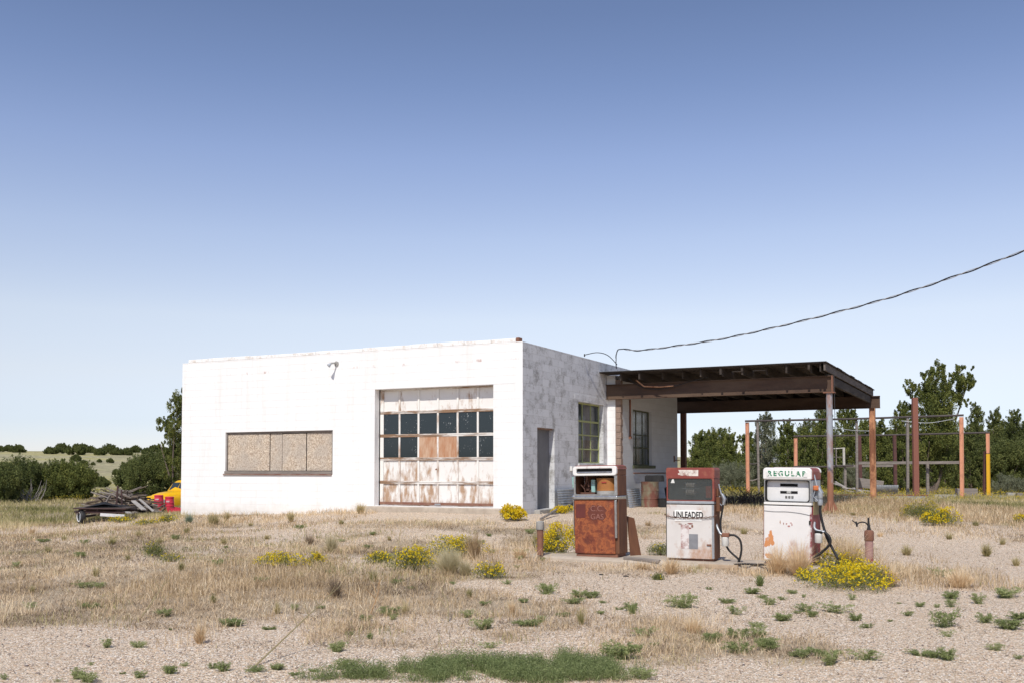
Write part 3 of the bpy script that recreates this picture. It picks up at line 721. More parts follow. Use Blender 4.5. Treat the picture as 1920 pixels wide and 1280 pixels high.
ib.add([(a, b, itop(a)) for a, b in ol]+[(a*1.0, b*1.03, itop(a)-.4) for a, b in ol], [tuple(range(nn))]+[(i, (i+1) % nn, nn+(i+1) % nn, nn+i) for i in range(nn)])
ib.build('slab', m_conc, ISL, bevel=.03)
# worn timber edge between the first two pumps
bd = MB().bar((*isl(.52, -.34), itop(.6)+.035), (*isl(1.12, -.40), itop(1.1)+.02), .09, .05).build('timber_offcut', m_greywood, None, bevel=.008)
tag(bd, 'split grey timber offcut lying on the island between the rusty and the middle pump', 'timber')
pl = MB().box(1.75, 2.35, -.50, -.44, itop(2)-.16, itop(2)+.02).build('formwork_board', simple('tan_board', (.50,.38,.27), (.38,.28,.2), 5), ISL, bevel=.006)

m_rust = NT('rusted_panel')
n = m_rust; f = n.noise(4.2, 8, .74, dist=.55); g = n.noise(11, 6, .72, n.map((1.6,1,.6)), dist=.3)
c = n.ramp(f, [(.32,(.09,.028,.022)),(.45,(.19,.05,.028)),(.53,(.38,.12,.045)),(.585,(.19,.055,.03)),(.68,(.48,.19,.075))])
c = n.mix(n.ramp(g, [(.45, 0.), (.7, .6)]), c, (.12,.045,.033))
m_rust = n.out(c, .7, 0, n.bump(g, .35, .004))
m_rustside = simple('brown_rust_side', (.21,.095,.05), (.13,.06,.038), 5, .75, 0, .3, .003, (1,1,.4))
m_chrome = simple('worn_chrome', (.62,.63,.64), (.42,.40,.38), 14, .28, .9, .1, .001)
m_enamel = peel('white_enamel', (.80,.79,.77), (.36,.13,.06), .36, 7, (1,1,1), .4, 0, (.2,.08,.05))
m_slot = simple('black_slot', (.015,.015,.015))
m_rdrum = simple('orange_register_drum', (.42,.20,.055), (.34,.12,.05), 3, .55)
m_teal = peel('teal_enamel', (.28,.47,.45), (.3,.15,.08), .42, 8)
m_bodyw = peel('stained_white_panel', (.70,.68,.66), (.38,.19,.11), .44, 4.2, (1,1,.7), .5, 0, (.5,.35,.26), dirt=.45)
m_bodyw2 = peel('chipped_white_panel', (.80,.79,.78), (.50,.24,.13), .375, 5.0, (1,1,.6), .45, 0, (.35,.14,.08), (.05,.3,.05), dirt=.35)
m_redh = peel('faded_red_head', (.24,.06,.05), (.42,.17,.10), .42, 6, (1,1,1), .5, 0, (.25,.1,.07))
m_redp = peel('red_pump_side', (.26,.045,.05), (.14,.04,.04), .42, 5, (1,1,.6), .5, 0, (.5,.45,.42))
m_sign = peel('sign_plate', (.84,.84,.82), (.55,.50,.45), .33, 9)
m_sticker = peel('torn_sticker', (.74,.68,.62), (.30,.09,.06), .42, 14)
m_ink = simple('black_ink', (.02,.02,.02))
m_green_ink = simple('green_ink', (.03,.17,.085))
m_digit = simple('white_digit', (.75,.75,.72))
m_chain = simple('rusty_chain', (.16,.075,.05), (.09,.05,.04), 30)
m_hose = simple('black_hose', (.02,.02,.022), (.035,.035,.035), 20, .45)
m_filt = simple('white_filter', (.72,.71,.68), (.6,.58,.54), 12, .4)
n = NT('display_glass'); n.b.inputs['Specular IOR Level'].default_value = .5
m_dglass = n.out(n.mix(n.noise(5, 3), (.05,.058,.058), (.10,.11,.105)), .12)
m_dglass2 = n.m

def rrect(x0, x1, z0, z1, r, n=5, rs=None):
    rs = rs or (r, r, r, r); P = []
    for (cx, cz, a0, rr_) in ((x1-rs[0], z1-rs[0], 0, rs[0]), (x0+rs[1], z1-rs[1], 90, rs[1]), (x0+rs[2], z0+rs[2], 180, rs[2]), (x1-rs[3], z0+rs[3], 270, rs[3])):
        for k in range(n+1):
            a = R(a0+90*k/n); P.append((cx+rr_*math.cos(a), cz+rr_*math.sin(a)))
    return P
def ring(mb, outer, inner, y0, y1):   # frame with a hole, same point count
    n = len(outer); vs = [(a, y, b) for y in (y0, y1) for a, b in outer]+[(a, y, b) for y in (y0, y1) for a, b in inner]
    fs = []
    for i in range(n):
        j = (i+1) % n
        fs += [(i, j, 2*n+j, 2*n+i), (n+i, 3*n+i, 3*n+j, n+j), (i, n+i, n+j, j), (2*n+i, 2*n+j, 3*n+j, 3*n+i)]
    return mb.add(vs, fs)

def blotch(cx, cz, rx, rz, mat, name, par, y, seed):
    random.seed(seed); P = []
    for k in range(26):
        a = 2*math.pi*k/26; q = random.uniform(.55, 1.15); P.append((cx+rx*q*math.cos(a), cz+rz*q*math.sin(a)))
    MB().prism(P, y, y+.0015).build(name, mat, par)
# --- pump one: rusted, open register window
W1, H1, DP = .76, 1.46, .42
P1 = empty('fuel_pump', (*isl(0), itop(0)+.008), 'rust brown fuel pump with an open empty register window, leftmost of the three', 'fuel pump', RP)
P1.rotation_euler = (0, R(-.9), RP)
y0, y1 = -DP/2, DP/2; hw = W1/2
MB().box(-hw+.02, hw-.03, y0+.02, y1-.02, -.05, .035).build('plinth', m_rustp, P1)
b = MB().box(-hw+.015, hw, y0+.03, y1, .04, .915).build('cabinet', m_rustside, P1, bevel=.012)
MB().box(-hw, hw-.06, y0, y0+.029, .04, .905).build('front_panel', m_rust, P1, bevel=.012)
random.seed(14)
for q_ in range(3): MB().prism([(.02+(q_-1)*.07+(.10)*random.uniform(.7,1.1)*math.cos(a), .70+.13*random.uniform(.75,1.1)*math.sin(a)) for a in np.linspace(0, 5.9, 18)], y0-.0008-.0003*q_, y0+.002).build('dark_rust_stain', simple('maroon_rust_stain', (.13,.04,.033), (.18,.06,.04), 9), P1)
for tx, tz, tt in ((.02, .765, 'C.C.'), (.02, .635, 'GAS')): text_obj(tt, .125, .004, simple('embossed_rust', (.33,.15,.12)), P1, (tx-.0, y0-.002, tz), name='embossed_letters', bold=0)
MB().box(-hw+.03,-hw+.20,y0-.004,y0+.004,.62,.84).build('decal_ghost', simple('dark_red_rust', (.15,.04,.035), (.11,.035,.03), 7), P1)
MB().box(-hw-.013, -hw-.002, y0-.006, y0+.03, .34, .905).build('chrome_trim', m_chrome, P1, bevel=.004)
MB().box(hw-.058, hw-.022, y0-.012, y0+.025, .30, .905).build('chrome_trim', m_chrome, P1, bevel=.006)
MB().box(-hw-.01, hw-.005, y0-.02, y1-.02, .916, .972).build('chrome_ledge', m_chrome, P1, bevel=.012)
# head: shell with open window
h = MB(); h.box(hw-.03, hw, y0+.03, y1, .972, 1.30); h.box(-hw, -hw+.02, y0+.03, y1, .972, 1.30); h.box(-hw+.021, hw-.031, y1-.02, y1, .974, 1.30)
h.box(-hw, hw, y0+.03, y1, 1.301, 1.45)
h.build('head_shell', m_rustside, P1, bevel=.01)
fr = MB(); ring(fr, rrect(-hw, hw-.01, .975, 1.30, .01), rrect(-hw+.03, hw-.055, 1.0, 1.296, .02), y0-.002, y0+.03); fr.build('window_frame', m_chrome, P1, bevel=.004)
fr = MB(); ring(fr, rrect(-hw-.005, hw-.005, 1.302, 1.455, .045), rrect(-hw+.06, hw-.08, 1.335, 1.415, .02), y0-.03, y0+.03); fr.build('sign_frame', m_enamel, P1, bevel=.01)
MB().box(-hw+.05, hw-.07, y0+.005, y0+.025, 1.33, 1.42).build('slot_back', m_slot, P1)
MB().tube([(-hw+.075, y0-.004, 1.352), (hw-.09, y0-.004, 1.352)], .017, 10).build('chrome_tube', m_chrome, P1, smooth='auto')
MB().prism(rrect(-hw-.004, hw+.004, 1.40, 1.468, .012, rs=(.06,.05,.002,.002)), y0+.03, y1+.01).build('top_cap', m_redh, P1, bevel=.006)
MB().lathe([(.185,0),(.185,.05),(.19,.055),(.19,.065),(.185,.07),(.185,.235),(.192,.24),(.192,.255),(.17,.26)], (.14, .0, 1.0), 28).build('register_drum', m_rdrum, P1, smooth='auto')
MB().lathe([(.188,0),(.188,.052)], (.14, .0, 1.001), 28).build('drum_band', m_concg, P1, smooth='auto')
MB().box(.10,.18,-.196,-.184,1.18,1.20).build('drum_mark', simple('red_mark', (.4,.06,.05)), P1)
MB().box(-.12, -.055, -.10, .06, 1.03, 1.235).build('meter_box', m_teal, P1, bevel=.006)
mech = MB(); random.seed(5)
for k in range(9):
    a = Vector((random.uniform(-.3,-.1), random.uniform(-.12,.1), random.uniform(1.0,1.12))); c_ = a+Vector((random.uniform(-.08,.1), random.uniform(-.08,.08), random.uniform(.05,.2)))
    mech.tube([a, (a+c_)/2+Vector((.02,0,0)), c_], random.uniform(.008,.02), 6)
mech.lathe([(.06,0),(.06,.04),(.03,.05),(.03,.12)], (-.2,0,1.06), 14); mech.box(-.31,-.06,-.1,.12,.975,1.03)
mech.build('register_mechanism', m_chain, P1)
MB().box(-hw-.07, -hw-.002, -.12, .08, 1.10, 1.285).build('meter_housing', m_teal, P1, bevel=.006)
MB().lathe([(.012,-.05),(.028,-.045),(.034,-.02),(.028,0)], (-hw-.0, y0+.05, .96), 14, 'x').build('knob', m_chrome, P1, smooth='auto')
MB().tube([(-hw-.02, 0, 1.1), (-hw-.03, 0, .9), (-hw-.03, 0, .45), (-hw-.015, 0, .4)], .014, 8).build('side_pipe', m_black, P1, smooth='auto')

# leaning rusty panel behind pump one
px_, py_ = isl(.46, .42)
lp = MB().add([(0,-.12,0),(0,.12,0),(-.14,.10,.62),(-.14,-.06,.66),(.02,-.12,0),(.02,.12,0),(-.12,.10,.62),(-.12,-.06,.66)], [(0,1,2,3),(4,7,6,5),(0,4,5,1),(1,5,6,2),(2,6,7,3),(3,7,4,0)])
o = lp.build('loose_pump_panel', m_rustside, None); o.location = (px_-.03, py_-.05, itop(.4)-.01); o.rotation_euler.z = RP-R(25)
tag(o, 'loose rusty sheet panel leaning against the back of the rusty pump', 'metal panel')

# --- pump two
W2, H2 = .755, 1.48
P2 = empty('fuel_pump', (*isl(1.54), itop(1.54)+.008), 'middle fuel pump with a stained white panel reading UNLEADED behind a rusty chain', 'fuel pump', RP+R(1.5))
hw = W2/2; DP2 = .36; y0, y1 = -DP2/2, DP2/2
MB().box(-hw+.02, hw-.03, y0+.03, y1-.03, -.05, .06).build('plinth', m_rustp, P2)
MB().box(-hw+.005, hw, y0+.02, y1, .065, .905).build('cabinet', m_rustside, P2, bevel=.01)
MB().box(-hw, hw-.012, y0-.006, y0+.019, .07, .90).build('front_panel', m_bodyw, P2, bevel=.008)
MB().box(hw-.04, hw-.005, y0-.012, y0+.01, .08, .9).build('edge_trim', m_galv, P2, bevel=.004)
MB().box(-hw-.006, -hw-.001, y0-.01, y0+.02, .08, .9).build('edge_trim', m_slot, P2)
MB().box(-hw+.005, hw-.005, y0-.012, y1-.01, .915, .955).build('ledge', m_galv, P2, bevel=.006)
h = MB(); h.box(hw-.02, hw, y0+.01, y1, .956, 1.31); h.box(-hw, -hw+.02, y0+.01, y1, .956, 1.31); h.box(-hw+.021, hw-.021, y1-.02, y1, .958, 1.31); h.build('head_shell', m_redh, P2, bevel=.006)
MB().prism(rrect(-hw-.004, hw+.004, 1.312, 1.475, .01, rs=(.04,.03,.004,.004)), y0-.004, y1+.004).build('head_cap', m_redh, P2, bevel=.008)
lab_ = [(-.185,1.44),(-.165,1.40),(-.17,1.392),(-.19,1.388),(-.187,1.366),(-.16,1.362),(-.135,1.352),(-.09,1.353),(-.055,1.36),(-.045,1.347),(.13,1.345),(.132,1.44)]
MB().prism(lab_, y0-.0065, y0-.0042).build('torn_label', m_sticker, P2)
fm = MB()
for k in range(7):
    fm.box(-.15+.038*k, -.135+.038*k, y0-.0075, y0-.0066, 1.385+.004*(k%3), 1.425).box(-.15+.038*k, -.125+.038*k, y0-.0079, y0-.0076, 1.405, 1.411)
fm.build('faded_mark', simple('faded_grey_mark', (.62,.56,.52), (.70,.64,.60), 20), P2)
ring_ = MB(); ring(ring_, rrect(-hw+.003, hw-.003, .958, 1.311, .006), rrect(-hw+.022, hw-.03, .972, 1.305, .03), y0-.004, y0+.012); ring_.build('window_frame', m_redh, P2, bevel=.003)
MB().box(-hw+.02, hw-.02, y0+.10, y0+.11, .97, 1.31).build('display_board', simple('grey_display', (.07,.08,.08), (.10,.11,.11), 3), P2)
MB().box(-hw+.019, hw-.026, y0+.006, y0+.010, .965, 1.309).build('display_glass', glass('pump_glass', None, .38, False, (.09,.10,.10)), P2)
m_cream = simple('cream_counter_wheel', (.70,.66,.58), (.45,.42,.38), 14)
for row, zc_ in ((0, 1.205), (1, 1.095)):
    for k in range(4):
        MB().lathe([(.036+.008*row,-.009),(.038+.008*row,-.006),(.038+.008*row,.006),(.036+.008*row,.009)], (-.058+.033*k, y0+.06, zc_), 18, 'x').build('counter_wheel', m_cream, P2, smooth='auto')
    MB().tube([(-.11-.02*row, y0+.06, zc_), (.10+.02*row, y0+.06, zc_)], .007, 8).build('counter_shaft', m_chain, P2)
MB().box(-.14,.13,y0+.03,y0+.034,1.146,1.154).box(-.085,-.08,y0+.03,y0+.034,1.03,1.25).box(.066,.071,y0+.03,y0+.034,1.03,1.25).build('counter_frame', m_galv, P2)
MB().box(.24,.325,y0+.02,y0+.028,1.01,1.19).build('red_flag', simple('faded_orange_red', (.42,.10,.06)), P2, bevel=.02)
MB().add([(-.31,y0+.002,1.235),(-.245,y0+.002,1.235),(-.262,y0+.002,1.295),(-.285,y0+.002,1.295),(-.31,y0+.005,1.235),(-.245,y0+.005,1.235),(-.262,y0+.005,1.295),(-.285,y0+.005,1.295)],[(0,1,2,3),(7,6,5,4),(0,4,5,1),(1,5,6,2),(2,6,7,3),(3,7,4,0)]).build('sticker', m_digit, P2)
MB().box(-.245, .18, y0-.012, y0-.0065, .648, .818).build('sign_plate', m_sign, P2)
text_obj('UNLEADED', .135, .0012, m_ink, P2, (-.03, y0-.0135, .74), sx=.68, bold=.0035)
MB().box(-.02,.12,y0-.009,y0-.0065,.22,.45).build('worn_patch', simple('grey_patch', (.27,.28,.30), (.20,.20,.22), 6, .5), P2)
MB().box(-.15,-.022,y0-.009,y0-.0065,.22,.59).build('bare_patch', peel('chipped_patch', (.70,.66,.65), (.42,.22,.2), .52, 9), P2)
for q_, (cx_, cz_, rx_, rz_) in enumerate(((-.07,.58,.022,.02),(-.03,.54,.05,.014),(.03,.57,.018,.03),(.0,.61,.045,.012),(-.16,.60,.03,.008))): blotch(cx_, cz_, rx_, rz_, m_redh if q_ % 2 else m_rustp, 'rust_patch', P2, y0-.0075-.0004*q_, 60+q_)
MB().box(hw-.12,hw-.05,y0-.02,y0-.004,.275,.30).build('latch', m_rustp, P2, bevel=.004)
ch = MB()
def chain(mb, pts, n, r=.011, L=.034):
    P = spline(pts, 12); d = [0]
    for i in range(1, len(P)): d.append(d[-1]+(P[i]-P[i-1]).length)
    for k in range(n):
        q = d[-1]*(k+.5)/n; i = min(max(int(np.searchsorted(d, q)), 1), len(P)-1); t = (P[i]-P[i-1]).normalized(); c = P[i-1]+t*(q-d[i-1])
        up = Vector((0,0,1)) if k % 2 else Vector((0,-1,0)); sd = t.cross(up).normalized()
        mb.tube([c+t*L*.5*math.cos(a)+sd*r*math.sin(a) for a in np.linspace(0, 2*math.pi, 10)], .0042, 5, cap=False)
chain(ch, [(-hw-.03,y0+.02,.742),(-hw-.015,y0-.02,.738),(-.28,y0-.025,.708),(0,y0-.028,.697),(.25,y0-.026,.71),(hw+.005,y0-.02,.73),(hw+.02,y0+.06,.75)], 27)
ch.build('chain', m_chain, P2)

def nozzle(par, x, y, z, col, s=1):
    b = MB(); b.tube([(x, y, z+.20*s), (x+.035*s, y, z+.06*s), (x+.06*s, y, z)], [.012*s,.012*s,.014*s], 8)
    b.build('nozzle_spout', m_galv, par, smooth='auto')
    b = MB(); b.tube([(x+.05*s, y, z+.05*s), (x+.09*s, y, z-.03*s), (x+.07*s, y, z-.12*s)], [.022*s,.032*s,.02*s], 10)
    b.tube([(x+.02*s, y-.02, z+.02*s), (x+.0*s, y-.03, z-.08*s), (x+.05*s, y-.02, z-.13*s)], .008*s, 6)
    b.build('nozzle_body', m_galv, par, smooth='auto')
b = MB().box(hw+.001, hw+.055, -.07, .09, .80, 1.02).box(hw+.001,hw+.03,-.05,.07,1.03,1.15)
b.build('nozzle_boot', m_rustside, P2, bevel=.006)
nozzle(P2, hw+.03, -.02, 1.02, None)
MB().tube(spline([(hw+.10,-.02,.92),(hw+.085,-.02,.82),(hw+.06,-.04,.62),(hw+.09,-.06,.42),(hw+.19,-.08,.22),(hw+.33,-.08,.09),(hw+.38,-.06,.02),(hw+.6,-.0,-.02),(hw+.9,.1,-.02)], 8), .0155, 8).build('hose', m_hose, P2, smooth=True)
MB().tube(spline([(hw,-.06,.60),(hw+.03,-.1,.54),(hw+.075,-.12,.465),(hw+.13,-.12,.445)],6), .02, 8).build('elbow_pipe', m_galv, P2, smooth=True)
MB().lathe([(.05,0),(.056,.01),(.056,.13),(.045,.14)], (hw+.15,-.12,.275), 16).build('filter', m_filt, P2, smooth='auto')
MB().box(hw+.10,hw+.215,-.165,-.075,.415,.475).build('filter_head', m_rustp, P2, bevel=.012)
MB().tube(spline([(hw+.21,-.12,.445),(hw+.30,-.12,.44),(hw+.375,-.12,.37),(hw+.395,-.12,.24),(hw+.37,-.12,.1),(hw+.33,-.1,.01)], 8), .0165, 8).build('hose', m_hose, P2, smooth=True)

# --- pump three
W3 = .715; P3r = RP-R(6)
P3 = empty('fuel_pump', (*isl(3.05), itop(3.05)+.008), 'white fuel pump with red sides and green REGULAR lettering, rightmost of the three', 'fuel pump', P3r)
P3.rotation_euler = (0, R(.6), P3r)
hw = W3/2; DP3 = .46; y0, y1 = -DP3/2, DP3/2
MB().box(-hw+.02, hw-.03, y0+.03, y1-.03, -.05, .05).build('plinth', m_rustp, P3)
MB().box(-hw+.006, hw, y0+.022, y1, .05, .86).build('cabinet', m_redp, P3, bevel=.01)
MB().box(-hw, hw-.012, y0, y0+.021, .055, .865).build('front_panel', m_bodyw2, P3, bevel=.01)
m_orust = peel('orange_rust_patch', (.62,.26,.10), (.72,.66,.60), .42, 9)
blotch(-.25, .37, .06, .12, m_orust, 'rust_patch', P3, y0-.0016, 4); blotch(-.31, .31, .04, .09, m_orust, 'rust_patch', P3, y0-.0019, 2)
blotch(-.27, .12, .075, .045, m_orust, 'rust_patch', P3, y0-.0016, 3)
blotch(-.11, .62, .008, .03, m_rdrum, 'paint_chip', P3, y0-.0016, 9); blotch(-.06, .60, .007, .02, m_redh, 'paint_chip', P3, y0-.0016, 8)
m_pred = simple('pale_red', (.5,.22,.2))
for q_, (cx_, cz_, rx_, rz_) in enumerate(((-.015,.60,.012,.012),(.02,.565,.022,.014),(.065,.59,.010,.02),(.05,.615,.016,.008))): blotch(cx_, cz_, rx_, rz_, m_pred, 'paint_chip', P3, y0-.0016-.0003*q_, 40+q_)
MB().tube(spline([(-hw,y0-.006,.785),(-.2,y0-.006,.775),(0,y0-.006,.778),(.2,y0-.006,.76),(hw,y0-.006,.73)],5), .0025, 5).build('wire', m_slot, P3)
MB().box(-hw-.004,-hw-.0005,y0,y0+.03,.06,.86).build('edge_trim', m_redp, P3)
MB().box(hw-.03,hw-.006,y0-.004,y0+.02,.07,.86).build('edge_trim', peel('flaking_edge', (.7,.68,.66), (.35,.06,.07), .5, 14), P3)
MB().box(hw-.04,hw-.015,y0-.016,y0-.003,.60,.66).build('latch', m_slot, P3, bevel=.004)
MB().box(-hw+.003, hw-.003, y0+.0, y1-.01, .868, .877).build('gap', m_slot, P3)
MB().box(-hw, hw-.004, y0-.004, y1-.01, .878, .915).build('ledge', m_enamel, P3, bevel=.006)
h = MB(); h.box(hw-.03, hw, y0+.03, y1, .916, 1.25); h.box(-hw, -hw+.02, y0+.03, y1, .916, 1.25); h.box(-hw+.021,hw-.031,y1-.02,y1,.918,1.25); h.build('head_shell', m_galv, P3, bevel=.01)
MB().prism(rrect(-hw-.006, hw+.006, 1.251, 1.43, .01, rs=(.06,.05,.02,.02)), y0+.02, y1).build('head_side', m_redh, P3, bevel=.006)
MB().prism(rrect(-hw-.006, hw+.0, 1.255, 1.428, .02, rs=(.05,.05,.02,.02)), y0-.03, y0+.03).build('head_front', m_enamel, P3, bevel=.014)
MB().prism(rrect(-hw-.01, hw+.01, 1.36, 1.436, .01, rs=(.065,.055,.002,.002)), y1-.06, y1+.01).build('head_rim', m_enamel, P3, bevel=.006)
pts = rrect(-.30, .30, 1.285, 1.39, .045)
MB().prism(pts, y0-.036, y0-.0305).build('sign_plate', m_sign, P3)
n = NT('worn_green_ink'); k = n.ramp(n.noise(16, 4, .6), [(.40, 0.), (.43, 1.)]); m_wg = n.out(n.mix(k, (.80,.80,.78), (.03,.20,.10)), .5)
text_obj('REGULAR', .105, .0012, m_wg, P3, (0, y0-.0375, 1.338), sx=.98, bold=.0035, sp_=1.42)
m_scr = simple('scraped_enamel', (.78,.78,.76), (.70,.69,.66), 12)
for q_, pl_ in enumerate(([(-.315,1.365),(-.268,1.35),(-.262,1.325),(-.30,1.29)], [(-.148,1.385),(-.10,1.385),(-.112,1.352),(-.15,1.335)], [(.062,1.335),(.105,1.342),(.105,1.318),(.062,1.325)], [(.262,1.35),(.30,1.36),(.30,1.29),(.245,1.29)], [(.15,1.385),(.165,1.385),(.13,1.30),(.12,1.30)])):
    MB().prism(pl_, y0-.0398, y0-.0388).build('scraped_patch', m_scr, P3)
rg = MB(); ring(rg, rrect(-hw+.004, hw-.012, .917, 1.254, .01), rrect(-hw+.018, hw-.033, .925, 1.245, .03), y0-.002, y0+.02); rg.build('window_frame', m_chrome, P3, bevel=.003)
rg = MB(); ring(rg, rrect(-hw+.0185, hw-.0335, .9255, 1.2445, .03), rrect(-hw+.030, hw-.047, .934, 1.236, .04), y0+.004, y0+.078); rg.build('gasket', m_slot, P3)
MB().box(-hw+.03, hw-.047, y0+.07, y0+.08, .92, 1.248).build('display_face', simple('white_dial_face', (.80,.80,.80), (.74,.74,.74), 4, .4), P3)
for x0, x1, z0, z1 in ((-.13,.13,1.15,1.192),(-.13,.13,1.045,1.083)): MB().box(x0,x1,y0+.066,y0+.0705,z0,z1).build('display_slot', m_slot, P3)
text_obj('000', .05, .001, m_digit, P3, (0, y0+.0645, 1.064), sx=.85, name='display_digits', bold=.001)
for k in range(3):
    MB().box(-.055+.046*k,-.025+.046*k,y0+.066,y0+.0705,.975,1.01).build('display_slot', m_slot, P3)
    text_obj('0', .03, .001, m_digit, P3, (-.04+.046*k, y0+.0645, .992), name='display_digits')
MB().box(-.03,.03,y0+.066,y0+.0705,1.215,1.225).build('badge', m_galv, P3)
MB().box(hw+.001, hw+.012, -.16, .1, .74, .93).build('side_plate', simple('ochre_plate', (.33,.27,.15)), P3)
MB().box(hw+.002, hw+.05, -.10, .08, .93, 1.16).build('nozzle_boot', m_galv, P3, bevel=.006)
nozzle(P3, hw+.0, -.12, 1.10, None, 1.15)
MB().box(hw-.0,hw+.075,-.17,-.1,1.10,1.17).build('nozzle_guard', simple('orange_plastic', (.62,.20,.08)), P3, bevel=.015)
for z in (1.03, .93):
    MB().lathe([(.01,-.05),(.035,-.045),(.04,-.0),(.035,.04),(.01,.045)], (hw+.09,-.12,z), 12).build('swivel', m_galv, P3, smooth='auto')
MB().tube(spline([(hw+.10,-.12,.9),(hw+.09,-.12,.8),(hw+.13,-.12,.6),(hw+.2,-.14,.4),(hw+.29,-.16,.24),(hw+.36,-.18,.12)], 8), .02, 8).build('hose', m_hose, P3, smooth=True)
MB().tube(spline([(hw,-.1,.63),(hw+.015,-.16,.56),(hw+.06,-.18,.52),(hw+.17,-.18,.50)],6), .02, 8).build('elbow_pipe', m_galv, P3, smooth=True)
MB().lathe([(.05,0),(.056,.01),(.056,.13),(.045,.14)], (hw+.085,-.19,.34), 16).build('filter', m_filt, P3, smooth='auto')
MB().box(hw+.04,hw+.14,-.23,-.14,.475,.515).build('filter_head', m_slot, P3, bevel=.01)
MB().tube(spline([(hw+.17,-.18,.50),(hw+.24,-.2,.44),(hw+.255,-.2,.35),(hw+.2,-.2,.27),(hw+.1,-.2,.18),(hw+.02,-.2,.12)], 8), .02, 8).build('hose', m_hose, P3, smooth=True)
# hose trailing on the island between pumps two and three
o = MB().tube(spline([(*isl(2.25,-.35),itop(2.2)+.01),(*isl(2.45,-.45),itop(2.4)+.03),(*isl(2.6,-.4),itop(2.6)+.02),(*isl(2.85,-.5),itop(2.8)+.03)],8), .016, 8).build('loose_hose', m_hose, None, smooth=True)
tag(o, 'short cracked black hose lying on the island left of the white and red pump', 'hose')
# --- island posts
z_ = px2g(1013, 1040).z; c0_ = at(1013, 1036, px2g(1013, 1040).y)
c_ = at(1013, 1036, 16.3); ht = at(1013, 976, 16.3).z
o = empty('vent_pipe', (c_.x, 16.3, c_.z-.03), 'short rusty upright pipe with a pale grey cap at the left end of the island', 'pipe')
hp = ht-c_.z+.03
MB().lathe([(.056,0),(.052,.1),(.053,hp-.12)], n=16).build('pipe', m_rustp, o, smooth='auto')
MB().lathe([(.062,hp-.14),(.068,hp-.13),(.066,hp-.01),(.05,hp)], n=16).build('cap', m_concg, o, smooth='auto')
c_ = at(1630, 1048, 15.6); ht = at(1630, 990, 15.6).z-c_.z
o = empty('standpipe', (c_.x, 15.6, c_.z-.03), 'rusty standpipe with a crooked black valve handle right of the pumps', 'pipe')
MB().lathe([(.062,0),(.062,ht-.12)], n=16).build('pipe', peel('pinkish_pipe', (.36,.22,.20), (.45,.10,.09), .45, 6), o, smooth='auto')
MB().lathe([(.068,ht-.16),(.074,ht-.15),(.072,ht-.02),(.06,ht+.0),(.03,ht+.01)], n=16).build('collar', m_rustp, o, smooth='auto')
MB().tube([(0,0,ht),(0,0,ht+.06),(-.005,0,ht+.15)], [.035,.024,.012], 10).tube([(-.005,0,ht+.12),(-.005,0,ht+.2)],.016,8).build('valve_stem', m_black, o, smooth='auto')
MB().tube(spline([(0,0,ht+.06),(-.05,0,ht+.12),(-.12,0,ht+.13),(-.17,0,ht+.11),(-.2,0,ht+.08)],5), .011, 8).tube([(-.2,0,ht+.14),(-.185,0,ht+.06)],.015,8).tube([(-.26,0,ht+.16),(-.2,0,ht+.11)],.008,6).build('handle', m_black, o, smooth='auto')

# ------------------------------------------------------------------ things by the building
m_corr = simple('corrugated_zinc', (.36,.38,.40), (.22,.23,.25), 5, .5, .5, .2, .002)
def corrugated(name, w, h, mat, label, loc, rz, tilt, cat='metal sheet', horiz=True):
    b = MB(); n = int((h if horiz else w)/.012); vs = []
    for k in range(n+1):
        q = k*.012; d = .009*math.sin(q*2*math.pi/.068)
        vs += [(0, d, q), (w, d, q)] if horiz else [(q, d, 0), (q, d, h)]
    fs = [(2*k, 2*k+1, 2*k+3, 2*k+2) for k in range(n)]
    b.add(vs, fs); o = b.build(name, mat, None, smooth=True)
    so = o.modifiers.new('thick', 'SOLIDIFY'); so.thickness = .002
    o.location = loc; o.rotation_euler = (tilt, 0, rz); return tag(o, label, cat)
tA, tB = t_of(1040.5, .1), t_of(1083, .1)
x_, y_ = st(.22, tB+.25); zc = z_of(1060, 956, .2, (tA+tB)/2); hc = z_of(1060, 915, .1, (tA+tB)/2)-zc
corrugated('corrugated_sheet', tB-tA+.25, hc, m_corr, 'dark ribbed metal sheet leaning on the grey block wall right of the side door', (x_, y_, zc), RZ-R(90), R(6))
x_, y_ = st(SW+.25, t_of(1163, SW)+1.25); zc = z_of(1185, 952, SW+.2, TW0+1); hc = z_of(1185, 914, SW, TW0+1)-zc
corrugated('corrugated_sheet', 1.15, hc, m_galv, 'bright ribbed metal sheet leaning on the wing wall behind the rusty pump', (x_, y_, zc), RZ-R(90), R(8))
# barrel and clutter under the canopy
tb_ = t_of(1218, SW+.6); bx_, by_ = st(SW+.6, tb_)
bz = EYE+ray(1218, 950)[1]*by_; bh = EYE+ray(1218, 902)[1]*by_-bz
m_barrel = peel('rusty_barrel_paint', (.20,.19,.13), (.21,.085,.06), .52, 4, (1,1,.6), .7, 0, (.12,.05,.04))
o = empty('oil_drum', (bx_, by_, bz), 'rusty brown oil drum standing against the wing wall under the canopy', 'barrel')
r = .27
MB().lathe([(r,0),(r+.008,.01),(r,.03),(r,bh*.32),(r+.012,bh*.34),(r,bh*.36),(r,bh*.64),(r+.012,bh*.66),(r,bh*.68),(r,bh-.03),(r+.008,bh-.01),(r,bh)], n=28, cap=False).build('drum_body', m_barrel, o, smooth='auto')
MB().lathe([(r-.01, bh-.03), (0.001, bh-.03)], n=28, cap=False).build('drum_lid', m_barrel, o)
tbx = t_of(1228, SW+.4); q = st(SW+.45, tbx); 
o = MB().box(-.27,.27,-.15,.15,0,.17).box(-.25,.25,-.13,.13,.171,.19).build('black_crate', m_black, None, bevel=.01)
